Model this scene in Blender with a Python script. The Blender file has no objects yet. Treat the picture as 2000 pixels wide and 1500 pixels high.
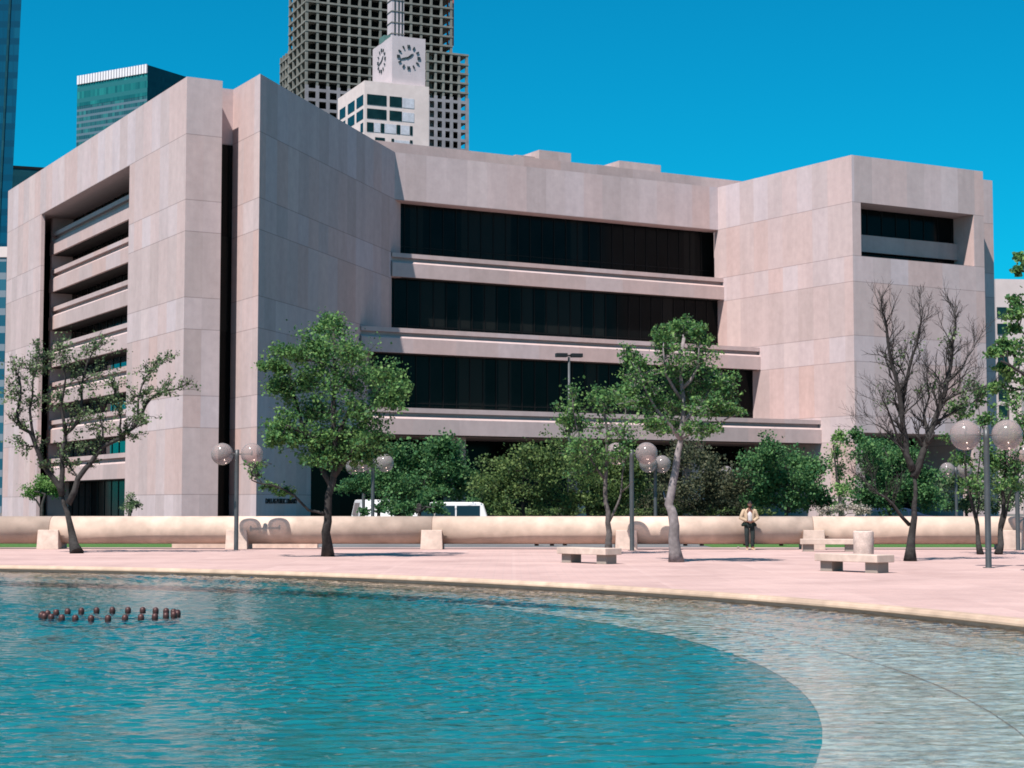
import bpy, bmesh, math, random
from mathutils import Vector, Matrix
from mathutils import noise as mnoise
R = math.radians
SC = bpy.context.scene
COL = SC.collection

# ------------------------------------------------------------------ camera geometry
FPX, HOR, CH = 3420.0, 985.0, 1.63          # focal length and horizon in photo pixels (2000 wide), eye height
PITCH = math.atan((HOR - 750) / FPX)
cp, sp = math.cos(PITCH), math.sin(PITCH)
def ray(x, y):
    u = (x - 1000) / FPX; v = (750 - y) / FPX
    return Vector((u, cp - sp * v, sp + cp * v))
def at(x, y, Y):                              # point at distance Y
    r = ray(x, y); return Vector((0, 0, CH)) + r * (Y / r.y)
def gnd(x, y, z=0.0):                         # point on a level
    r = ray(x, y); return Vector((0, 0, CH)) + r * ((z - CH) / r.z)

cam = bpy.data.cameras.new('camera'); co = bpy.data.objects.new('camera', cam); COL.objects.link(co)
cam.sensor_width = 36; cam.lens = 36 * FPX / 2000; cam.clip_start = 0.1; cam.clip_end = 8000
co.location = (0, 0, CH); co.rotation_euler = (R(90) + PITCH, 0, 0)
SC.camera = co

# ------------------------------------------------------------------ light
TRAVEL = Vector((1.031, 1.731, -3.325)).normalized()
sun = bpy.data.lights.new('sun', 'SUN'); so = bpy.data.objects.new('sun', sun); COL.objects.link(so)
sun.energy = 5.0; sun.angle = R(.53); sun.color = (1.0, .93, .88)
so.rotation_euler = TRAVEL.to_track_quat('-Z', 'Y').to_euler(); so.location = (-40, -80, 150)
W = bpy.data.worlds.new('World'); SC.world = W; W.use_nodes = True
nt = W.node_tree; bg = nt.nodes['Background']
sky = nt.nodes.new('ShaderNodeTexSky'); sky.sky_type = 'NISHITA'; sky.sun_disc = False
sky.sun_elevation = math.asin(-TRAVEL.z); sky.sun_rotation = math.atan2(-TRAVEL.x, -TRAVEL.y)
sky.air_density = 1.0; sky.dust_density = .3; sky.ozone_density = 2.0
tint = nt.nodes.new('ShaderNodeMix'); tint.data_type = 'RGBA'; tint.blend_type = 'MULTIPLY'
tint.inputs[0].default_value = 1.0
tint.inputs[7].default_value = (.015, 1.07, 1.33, 1)       # slide-film cyan of the whole sky
nt.links.new(sky.outputs[0], tint.inputs[6]); nt.links.new(tint.outputs[2], bg.inputs[0])
bg.inputs[1].default_value = .05
SC.view_settings.view_transform = 'Standard'; SC.view_settings.look = 'None'
SC.view_settings.exposure = .85; SC.view_settings.gamma = 1
SC.render.engine = 'CYCLES'; SC.cycles.pixel_filter_type = 'BLACKMAN_HARRIS'; SC.cycles.filter_width = 1.75
SC.cycles.max_bounces = 8; SC.cycles.transparent_max_bounces = 24

# ------------------------------------------------------------------ materials
class N:
    def __init__(s, name):
        s.m = bpy.data.materials.new(name); s.m.use_nodes = True
        s.t = s.m.node_tree; s.t.nodes.clear()
        s.out = s.t.nodes.new('ShaderNodeOutputMaterial')
    def n(s, typ, **kw):
        o = s.t.nodes.new('ShaderNode' + typ)
        for k, v in kw.items(): setattr(o, k, v)
        return o
    def put(s, sock, v):
        if isinstance(v, bpy.types.NodeSocket): s.t.links.new(v, sock)
        elif v is not None: sock.default_value = v
    def math(s, op, a, b=None, c=None, clamp=False):
        o = s.n('Math', operation=op, use_clamp=clamp)
        s.put(o.inputs[0], a)
        if b is not None: s.put(o.inputs[1], b)
        if c is not None: s.put(o.inputs[2], c)
        return o.outputs[0]
    def vmath(s, op, a, b=None):
        o = s.n('VectorMath', operation=op); s.put(o.inputs[0], a)
        if b is not None: s.put(o.inputs[1], b)
        return o.outputs[0]
    def mix(s, f, a, b, blend='MIX'):
        o = s.n('Mix', data_type='RGBA', blend_type=blend)
        s.put(o.inputs[0], f); s.put(o.inputs[6], a); s.put(o.inputs[7], b)
        return o.outputs[2]
    def coord(s, kind='Object'):
        return s.n('TexCoord').outputs[kind]
    def xyz(s, v):
        o = s.n('SeparateXYZ'); s.put(o.inputs[0], v); return o.outputs
    def comb(s, x, y, z):
        o = s.n('CombineXYZ'); s.put(o.inputs[0], x); s.put(o.inputs[1], y); s.put(o.inputs[2], z); return o.outputs[0]
    def map(s, v, scale=(1, 1, 1), loc=(0, 0, 0)):
        o = s.n('Mapping'); s.put(o.inputs[0], v); o.inputs[1].default_value = loc; o.inputs[3].default_value = scale
        return o.outputs[0]
    def noise(s, v, scale, detail=3, rough=.55, dim='3D'):
        o = s.n('TexNoise', noise_dimensions=dim); s.put(o.inputs['Vector'], v)
        o.inputs['Scale'].default_value = scale; o.inputs['Detail'].default_value = detail
        o.inputs['Roughness'].default_value = rough
        return o.outputs[0]
    def ramp(s, f, pts, interp='LINEAR'):
        o = s.n('ValToRGB'); cr = o.color_ramp; cr.interpolation = interp
        while len(cr.elements) > 1: cr.elements.remove(cr.elements[0])
        cr.elements[0].position = pts[0][0]; cr.elements[0].color = (*pts[0][1], 1)
        for p, c in pts[1:]:
            e = cr.elements.new(p); e.color = (*c, 1)
        s.put(o.inputs[0], f); return o.outputs[0]
    def white(s, v):
        o = s.n('TexWhiteNoise', noise_dimensions='3D'); s.put(o.inputs[0], v); return o.outputs
    def bsdf(s, col, rough=.8, spec=.3, metal=0.0, normal=None, **kw):
        b = s.n('BsdfPrincipled')
        s.put(b.inputs['Base Color'], col if not isinstance(col, tuple) else (*col, 1)[:4])
        s.put(b.inputs['Roughness'], rough); s.put(b.inputs['Metallic'], metal)
        s.put(b.inputs['Specular IOR Level'], spec)
        if normal is not None: s.put(b.inputs['Normal'], normal)
        for k, v in kw.items(): s.put(b.inputs[k.replace('_', ' ')], v)
        return b.outputs[0]
    def bump(s, h, strength=.3, dist=.02):
        o = s.n('Bump'); s.put(o.inputs['Height'], h); o.inputs['Strength'].default_value = strength
        o.inputs['Distance'].default_value = dist; return o.outputs[0]
    def done(s, sh):
        s.t.links.new(sh, s.out.inputs[0]); return s.m

ALB = .74
def simple(name, col, rough=.7, spec=.3, metal=0.0, var=.12, scale=3.0, bump=.15):
    col = tuple(q * ALB for q in col)
    k = N(name); c = k.coord()
    n1 = k.noise(c, scale, 5); n2 = k.noise(c, scale * .17, 2)
    f = k.math('MULTIPLY', n1, n2)
    lo = tuple(x * (1 - var * 1.6) for x in col); hi = tuple(min(1, x * (1 + var * 1.6)) for x in col)
    cc = k.ramp(f, [(.12, lo), (.42, hi)])
    return k.done(k.bsdf(cc, rough, spec, metal, k.bump(n1, bump, .01)))

def panel_concrete(name, base=(.45, .352, .335), joints=True, period=8.33, j1=8.09, j2=2.46, pw=2.42, tint=1.0):
    k = N(name); c = k.coord(); X, Y, Z = k.xyz(c)
    g = k.n('NewGeometry')
    vt = k.n('VectorTransform', vector_type='NORMAL', convert_from='WORLD', convert_to='OBJECT')
    k.put(vt.inputs[0], g.outputs['Normal'])
    nx, ny, nz = k.xyz(vt.outputs[0])
    ax = k.math('ABSOLUTE', nx); ay = k.math('ABSOLUTE', ny); az = k.math('ABSOLUTE', nz)
    u = k.math('ADD', k.math('MULTIPLY', X, ay), k.math('MULTIPLY', Y, ax))
    t = k.math('DIVIDE', k.math('SUBTRACT', k.math('MINIMUM', Z, 33.6), j2), period)
    fl = k.math('FLOOR', t); fr = k.math('FRACT', t)
    up = k.math('GREATER_THAN', fr, (j1 - j2) / period)
    row = k.math('ADD', k.math('MULTIPLY', fl, 2), up)
    un = k.math('DIVIDE', k.math('ADD', u, 1.1), pw)
    col = k.math('FLOOR', un); uf = k.math('FRACT', un)
    wid = k.white(k.comb(col, row, k.math('ROUND', k.math('MULTIPLY', ax, 3.0))))
    v1 = wid[0]
    wr, wg, wb = k.xyz(wid[1])
    # vertical board marks: different in every panel
    sv = k.comb(k.math('ADD', k.math('MULTIPLY', u, 1.0), k.math('MULTIPLY', v1, 37.0)), k.math('MULTIPLY', Z, .03), row)
    st = k.noise(sv, 2.2, 4, .6)
    st2 = k.noise(k.comb(k.math('MULTIPLY', u, 1.0), k.math('MULTIPLY', Z, .25), 3.0), .55, 4, .6)
    fine = k.noise(c, 1.3, 6, .65)
    base_c = k.ramp(v1, [(0.0, tuple(b * q for b, q in zip(base, (.87, .87, .88)))), (.35, tuple(b * q for b, q in zip(base, (.99, 1.0, 1.03)))),
                         (.6, tuple(b * q for b, q in zip(base, (1.01, .925, .90)))), (.85, tuple(b * q for b, q in zip(base, (1.0, 1.045, 1.11)))), (1.0, tuple(b * q for b, q in zip(base, (1.07, 1.05, 1.04))))])
    br = k.math('ADD', k.math('MULTIPLY', k.math('SUBTRACT', st, .5), .12), 1.0)
    br = k.math('MULTIPLY', br, k.math('ADD', k.math('MULTIPLY', k.math('SUBTRACT', st2, .5), .30), 1.0))
    br = k.math('MULTIPLY', br, k.math('ADD', k.math('MULTIPLY', k.math('SUBTRACT', fine, .5), .32), 1.0))
    h = k.math('ADD', k.math('MULTIPLY', st, .5), k.math('MULTIPLY', fine, .5))
    if joints:
        d1 = k.math('MULTIPLY', k.math('MINIMUM', fr, k.math('SUBTRACT', 1.0, fr)), period)
        d2 = k.math('ABSOLUTE', k.math('SUBTRACT', k.math('MULTIPLY', fr, period), j1 - j2))
        dz = k.math('MINIMUM', d1, d2)
        jz = k.math('MULTIPLY', k.math('LESS_THAN', dz, .035), k.math('LESS_THAN', Z, 33.5))
        du = k.math('MULTIPLY', k.math('MINIMUM', uf, k.math('SUBTRACT', 1.0, uf)), pw)
        ju = k.math('MULTIPLY', k.math('LESS_THAN', du, .018), .12)
        j = k.math('MULTIPLY', k.math('MAXIMUM', jz, ju), k.math('LESS_THAN', az, .5))
        br = k.math('MULTIPLY', br, k.math('SUBTRACT', 1.0, k.math('MULTIPLY', j, .36)))
    cc = k.mix(1.0, base_c, k.comb(br, br, br), 'MULTIPLY')
    if joints: cc = k.mix(1.0, cc, k.mix(up, (1.0, .98, .97, 1), (1.02, 1.03, 1.045, 1)), 'MULTIPLY')
    return k.done(k.bsdf(cc, .85, .2, 0, k.bump(h, .25, .03)))

M = {}
M['concrete'] = panel_concrete('panelled_concrete')
M['band_concrete'] = panel_concrete('band_concrete', base=(.42, .32, .30), joints=False, pw=4.8)
M['roof'] = simple('roof_gravel', (.3, .27, .26), .9)
M['bounce_cut'] = simple('bounce_cut_dark', (.10, .10, .10), .9)  # dark tone for the sheet that soaks up bounced sunlight

def glass_mat(name, col, rough=.04, spec=.5, mull=None, lo=.7):
    k = N(name); c = k.coord()
    n = k.noise(c, .35, 2)
    cc = k.ramp(n, [(.3, tuple(x * lo for x in col)), (.7, tuple(x * 1.3 for x in col))])
    if mull:
        X, Y, Z = k.xyz(c); pv = k.white(k.comb(k.math('FLOOR', k.math('DIVIDE', k.math('ADD', X, Y), mull)), k.math('FLOOR', k.math('DIVIDE', Z, 8.3)), 0.0))[0]
        cc = k.mix(k.math('MULTIPLY', k.math('GREATER_THAN', pv, .72), .8), cc, (.013, .013, .012, 1))
    wob = k.noise(c, .8, 2)
    return k.done(k.bsdf(cc, rough, spec, 0, k.bump(wob, .02, .1)))
M['glass'] = glass_mat('dark_window_glass', (.0035, .0045, .0048), .14, .08, 1.52)
M['glass_blue'] = glass_mat('window_glass_with_sky', (.012, .03, .04), .03, .9)
M['mullion'] = simple('bronze_mullion', (.007, .007, .0075), .5, .15)
M['soffit_shade'] = simple('painted_soffit_shade', (.035, .033, .032), .8, .2)  # near-black colour standing in for shade under the window bands

# paving
def mk_paving():
    k = N('pink_brick_paving'); c = k.coord(); X, Y, Z = k.xyz(c)
    br = k.n('TexBrick'); k.put(br.inputs['Vector'], c)
    br.inputs['Scale'].default_value = 1.0; br.inputs['Brick Width'].default_value = .42; br.inputs['Row Height'].default_value = .21
    br.inputs['Mortar Size'].default_value = .012; br.inputs['Color1'].default_value = (.43, .292, .265, 1)
    br.inputs['Color2'].default_value = (.40, .272, .25, 1); br.inputs['Mortar'].default_value = (.36, .265, .245, 1)
    n = k.noise(c, .35, 5, .6); n2 = k.noise(k.map(c, (1, .5, 1)), 2.2, 4)
    cc = k.mix(1.0, br.outputs[0], k.ramp(n, [(.28, (.80, .78, .78)), (.48, (.98, .98, .98)), (.72, (1.07, 1.06, 1.05))]), 'MULTIPLY')
    cc = k.mix(1.0, cc, k.ramp(n2, [(.3, (.95, .94, .94)), (.7, (1.04, 1.04, 1.04))]), 'MULTIPLY')
    pan = k.white(k.comb(k.math('FLOOR', k.math('DIVIDE', X, 1.55)), k.math('FLOOR', k.math('DIVIDE', Y, 1.55)), 2.0))[0]
    cc = k.mix(1.0, cc, k.ramp(pan, [(0.0, (.93, .92, .92)), (1.0, (1.05, 1.05, 1.05))]), 'MULTIPLY')
    dj = k.math('MULTIPLY', k.math('LESS_THAN', k.math('FRACT', k.math('DIVIDE', Y, 1.55)), .035), .3)
    cc = k.mix(dj, cc, (.26, .18, .165, 1))
    # paler expansion lines
    ln = k.math('LESS_THAN', k.math('FRACT', k.math('DIVIDE', Y, 3.1)), .03)
    ln2 = k.math('LESS_THAN', k.math('FRACT', k.math('DIVIDE', X, 3.1)), .03)
    cc = k.mix(k.math('MULTIPLY', k.math('MAXIMUM', ln, ln2), .14), cc, (.48, .35, .32, 1))
    return k.done(k.bsdf(cc, .85, .2, 0, k.bump(br.outputs[1], -.2, .006)))
M['paving'] = mk_paving()
M['coping'] = simple('cream_coping_stone', (.54, .385, .285), .7, .3, 0, .16, 2.5)
M['pool_wall'] = simple('wet_pool_wall', (.34, .24, .19), .5, .4)
M['pipe'] = simple('cast_concrete_pipe', (.62, .465, .375), .75, .25, 0, .17, 1.7, .1)
M['block'] = simple('pale_cast_concrete', (.66, .51, .43), .8, .25, 0, .14, 4, .1)
M['joint'] = simple('pipe_joint', (.30, .20, .16), .9)
M['asphalt'] = simple('asphalt', (.17, .165, .165), .9, .2, 0, .15, 2)
M['far_paving'] = simple('dark_far_paving', (.13, .125, .12), .9)
M['kerb'] = simple('kerb_concrete', (.45, .40, .37), .9)
def mk_grass():
    k = N('lawn'); c = k.coord(); n = k.noise(c, 6, 6, .7); n2 = k.noise(c, .3, 3)
    cc = k.mix(n2, k.ramp(n, [(.3, (.02, .06, .018)), (.7, (.075, .16, .04))]), k.ramp(n, [(.3, (.03, .07, .02)), (.7, (.10, .18, .05))]))
    return k.done(k.bsdf(cc, .9, .1, 0, k.bump(n, .8, .05)))
M['grass'] = mk_grass()
M['ground'] = simple('city_ground', (.15, .14, .13), .9)

# pool
def mk_floor(name, a, b, d, sc=9.0, lo=.35, hi=.65):
    k = N(name); c = k.coord()
    n = k.noise(c, sc, 5, .75); n2 = k.noise(c, .45, 4)
    cc = k.ramp(n, [(lo, a), (.5, b), (hi, d)])
    cc = k.mix(1.0, cc, k.ramp(n2, [(.3, (.9, .9, .9)), (.7, (1.08, 1.08, 1.08))]), 'MULTIPLY')
    return k.done(k.bsdf(cc, .8, .2))
M['shelf'] = mk_floor('pool_shelf_aggregate', (.18, .165, .16), (.31, .285, .272), (.50, .43, .40), 6.0)
M['shelf_edge'] = mk_floor('pool_shelf_mossy', (.20, .15, .125), (.37, .265, .225), (.50, .37, .32))
M['basin'] = mk_floor('teal_pool_paint', (.0, .105, .125), (.0, .135, .155), (.003, .16, .178), 2.0)
def mk_water():
    k = N('pool_water'); c = k.coord()
    big = k.noise(k.map(c, (.35, .6, 1)), .35, 2)
    w1 = k.noise(k.map(c, (1.0, 2.3, 1)), 1.5, 2, .5)
    w2 = k.noise(k.map(c, (1.0, 2.1, 1), (7, 3, 0)), 3.6, 4, .6)
    w3 = k.noise(k.map(c, (1.0, 1.7, 1), (3, 11, 0)), 9, 2, .6)
    h = k.math('ADD', k.math('MULTIPLY', w1, .8), k.math('ADD', k.math('MULTIPLY', w2, .42), k.math('MULTIPLY', w3, .10)))
    h = k.math('MULTIPLY', h, k.math('ADD', k.math('MULTIPLY', big, 1.3), .35))
    bp = k.n('Bump'); k.put(bp.inputs['Height'], h); bp.inputs['Strength'].default_value = 1.0; bp.inputs['Distance'].default_value = .03
    fr = k.n('Fresnel'); fr.inputs[0].default_value = 1.333; k.put(fr.inputs[1], bp.outputs[0])
    gl = k.n('BsdfGlossy'); gl.inputs['Roughness'].default_value = .03; k.put(gl.inputs['Normal'], bp.outputs[0])
    tr = k.n('BsdfTransparent'); tr.inputs[0].default_value = (.80, .93, .93, 1)
    mx = k.n('MixShader'); k.put(mx.inputs[0], fr.outputs[0]); k.put(mx.inputs[1], tr.outputs[0]); k.put(mx.inputs[2], gl.outputs[0])
    return k.done(mx.outputs[0])
M['water'] = mk_water()
M['nozzle'] = simple('rusty_bronze', (.075, .028, .025), .5, .4, .3)

# street furniture
M['lamp_metal'] = simple('grey_painted_steel', (.075, .08, .085), .45, .4, .2, .1, 6)
def mk_globe():
    k = N('smoked_clear_globe')
    fr = k.n('Fresnel'); fr.inputs[0].default_value = 1.5
    gl = k.n('BsdfGlossy'); gl.inputs['Roughness'].default_value = .14
    tr = k.n('BsdfTransparent'); tr.inputs[0].default_value = (.68, .59, .565, 1)
    df = k.n('BsdfDiffuse'); df.inputs[0].default_value = (.66, .58, .57, 1)
    m0 = k.n('MixShader'); m0.inputs[0].default_value = .22; k.put(m0.inputs[1], tr.outputs[0]); k.put(m0.inputs[2], df.outputs[0])
    mx = k.n('MixShader'); k.put(mx.inputs[0], k.math('MULTIPLY', fr.outputs[0], .5)); k.put(mx.inputs[1], m0.outputs[0]); k.put(mx.inputs[2], gl.outputs[0])
    return k.done(mx.outputs[0])
M['globe'] = mk_globe()
M['dark'] = simple('black_paint', (.012, .012, .013), .5, .4)
M['can'] = simple('white_exposed_aggregate', (.66, .52, .46), .9, .2, 0, .14, 25, .3)
M['bench_leg'] = simple('shade_toned_leg_concrete', (.34, .29, .25), .9)  # darker than the seat: shade under the slab put into the colour
M['cup'] = simple('white_paper', (.8, .8, .8), .7)
M['car_white'] = simple('white_car_paint', (.75, .72, .72), .25, .6, 0, .02)
M['car_blue'] = simple('dark_blue_car_paint', (.02, .03, .06), .25, .6, 0, .02)
M['car_glass'] = glass_mat('car_glass', (.01, .02, .022), .03, .6)
M['rubber'] = simple('rubber', (.015, .015, .015), .9)
M['chrome'] = simple('chrome', (.6, .6, .6), .15, .5, .9, .02)
M['red_lens'] = simple('red_lens', (.3, .01, .01), .3)

# vegetation
def leaf_mat(name, cols, trans=.35):
    k = N(name); g = k.n('NewGeometry'); c = k.coord()
    n = k.noise(c, .9, 2)
    f = k.math('ADD', k.math('MULTIPLY', g.outputs['Random Per Island'], .62), k.math('MULTIPLY', n, .38))
    cc = k.ramp(f, [(.15 + .7 * i / (len(cols) - 1), q) for i, q in enumerate(cols)])
    d = k.n('BsdfPrincipled'); k.put(d.inputs['Base Color'], cc); d.inputs['Roughness'].default_value = .6; d.inputs['Specular IOR Level'].default_value = .18
    t = k.n('BsdfTranslucent'); k.put(t.inputs[0], cc)
    mx = k.n('MixShader'); mx.inputs[0].default_value = trans; k.put(mx.inputs[1], d.outputs[0]); k.put(mx.inputs[2], t.outputs[0])
    return k.done(mx.outputs[0])
M['leaf'] = leaf_mat('live_oak_leaves', [(.018, .062, .028), (.052, .138, .046), (.11, .215, .062), (.18, .285, .09)])
M['leaf_dull'] = leaf_mat('dull_grey_green_leaves', [(.03, .06, .03), (.075, .125, .055), (.13, .19, .085), (.20, .25, .13)])
M['leaf_olive'] = leaf_mat('olive_leaves', [(.025, .055, .022), (.06, .105, .034), (.105, .16, .048), (.165, .215, .07)])
M['leaf_deep'] = leaf_mat('deep_green_leaves', [(.014, .055, .024), (.04, .12, .045), (.08, .175, .06), (.13, .235, .08)])
M['leaf_red'] = leaf_mat('dark_bronze_leaves', [(.02, .035, .022), (.048, .06, .034), (.082, .088, .048), (.12, .12, .065)])
M['leaf_bright'] = leaf_mat('bright_green_leaves', [(.05, .11, .03), (.10, .20, .05), (.16, .29, .08), (.2, .33, .1)])
M['leaf_pale'] = leaf_mat('pale_flowering_leaves', [(.20, .17, .13), (.38, .32, .27), (.5, .42, .38), (.18, .2, .12)])
M['bark'] = simple('grey_brown_bark', (.13, .115, .11), .95, .1, 0, .3, 9, .8)
M['bark_pale'] = simple('pale_grey_bark', (.27, .235, .235), .95, .1, 0, .22, 9, .8)
M['bark_dark'] = simple('dark_bark', (.055, .05, .048), .95, .1, 0, .3, 9, .8)

# city
M['frame'] = simple('raw_frame_concrete', (.235, .23, .205), .9, .2, 0, .15, .5)
M['frame_clad'] = simple('grey_cladding', (.31, .29, .31), .8, .2, 0, .12, .5)
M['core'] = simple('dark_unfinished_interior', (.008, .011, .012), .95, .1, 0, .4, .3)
M['white_wall'] = simple('white_brick_wall', (.80, .665, .63), .85, .2, 0, .06, .4)
M['clock_wall'] = simple('pale_clock_stone', (.60, .52, .54), .85, .2, 0, .05, .4)
M['white_panel'] = simple('pale_blue_panel', (.62, .62, .68), .6)
M['clock_mark'] = simple('dark_green_metal', (.03, .05, .055), .5)
M['teal_dark'] = glass_mat('teal_tinted_window', (.006, .021, .022), .2, .2)
M['teal_roof'] = simple('copper_green', (.10, .20, .18), .7)
M['crown'] = simple('white_crown_fins', (.82, .78, .80), .6, .3, 0, .03)
M['crown_gap'] = simple('crown_gap', (.38, .33, .38), .8)
def curtain(name, g1, g2, s1, fh=3.9, bw=1.6, rough=.3, spec=.25):
    k = N(name); c = k.coord(); X, Y, Z = k.xyz(c)
    t = k.math('DIVIDE', Z, fh); fr = k.math('FRACT', t)
    u = k.math('DIVIDE', k.math('ADD', X, Y), bw)
    w = k.white(k.comb(k.math('FLOOR', u), k.math('FLOOR', t), 0.0))[0]
    w2 = k.white(k.comb(k.math('FLOOR', k.math('DIVIDE', u, 5.0)), k.math('FLOOR', t), 4.0))[0]
    cc = k.mix(k.math('MULTIPLY', w, w2), (*g1, 1), (*g2, 1))
    span = k.math('LESS_THAN', fr, .38)
    cc = k.mix(span, cc, (*s1, 1))
    m = k.math('LESS_THAN', k.math('FRACT', u), .1)
    cc = k.mix(k.math('MULTIPLY', m, .5), cc, (*s1, 1))
    return k.done(k.bsdf(cc, rough, spec))
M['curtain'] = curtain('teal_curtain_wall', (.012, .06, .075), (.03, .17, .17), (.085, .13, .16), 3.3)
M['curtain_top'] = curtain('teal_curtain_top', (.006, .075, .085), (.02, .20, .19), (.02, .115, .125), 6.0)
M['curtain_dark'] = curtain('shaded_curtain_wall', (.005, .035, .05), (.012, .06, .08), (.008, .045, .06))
M['curtain_blue'] = curtain('blue_curtain_wall', (.0, .05, .10), (.002, .07, .125), (.001, .04, .08), 4.2, 2.6)
M['curtain_strip'] = curtain('striped_wall', (.01, .07, .11), (.03, .12, .17), (.16, .19, .22), 3.4, 60)
M['pink_wall'] = simple('pale_pink_wall', (.66, .55, .53), .85, .2, 0, .07, .3)
M['grey_wall'] = simple('grey_stone_wall', (.36, .34, .36), .85, .2, 0, .1, .3)
M['orange_steel'] = simple('red_oxide_steel', (.35, .09, .06), .7)
# person
M['skin'] = simple('brown_skin', (.22, .095, .065), .6, .3, 0, .08, 30, .02)
M['hair'] = simple('dark_hair', (.014, .010, .010), .7, .3, 0, .3, 60, .3)
M['tan'] = simple('tan_jacket_cloth', (.54, .40, .28), .9, .1, 0, .14, 14, .3)
M['shirt'] = simple('white_cotton', (.78, .72, .72), .9, .1, 0, .05, 14, .2)
M['trouser'] = simple('dark_grey_green_cloth', (.035, .045, .045), .9, .1, 0, .2, 14, .3)
M['knit'] = simple('black_green_knit', (.018, .03, .026), .95, .1, 0, .2, 30, .4)
M['shoe'] = simple('tan_suede', (.62, .45, .30), .9, .1, 0, .1, 20, .2)
M['eye'] = simple('eye_white', (.55, .5, .48), .3)

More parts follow.
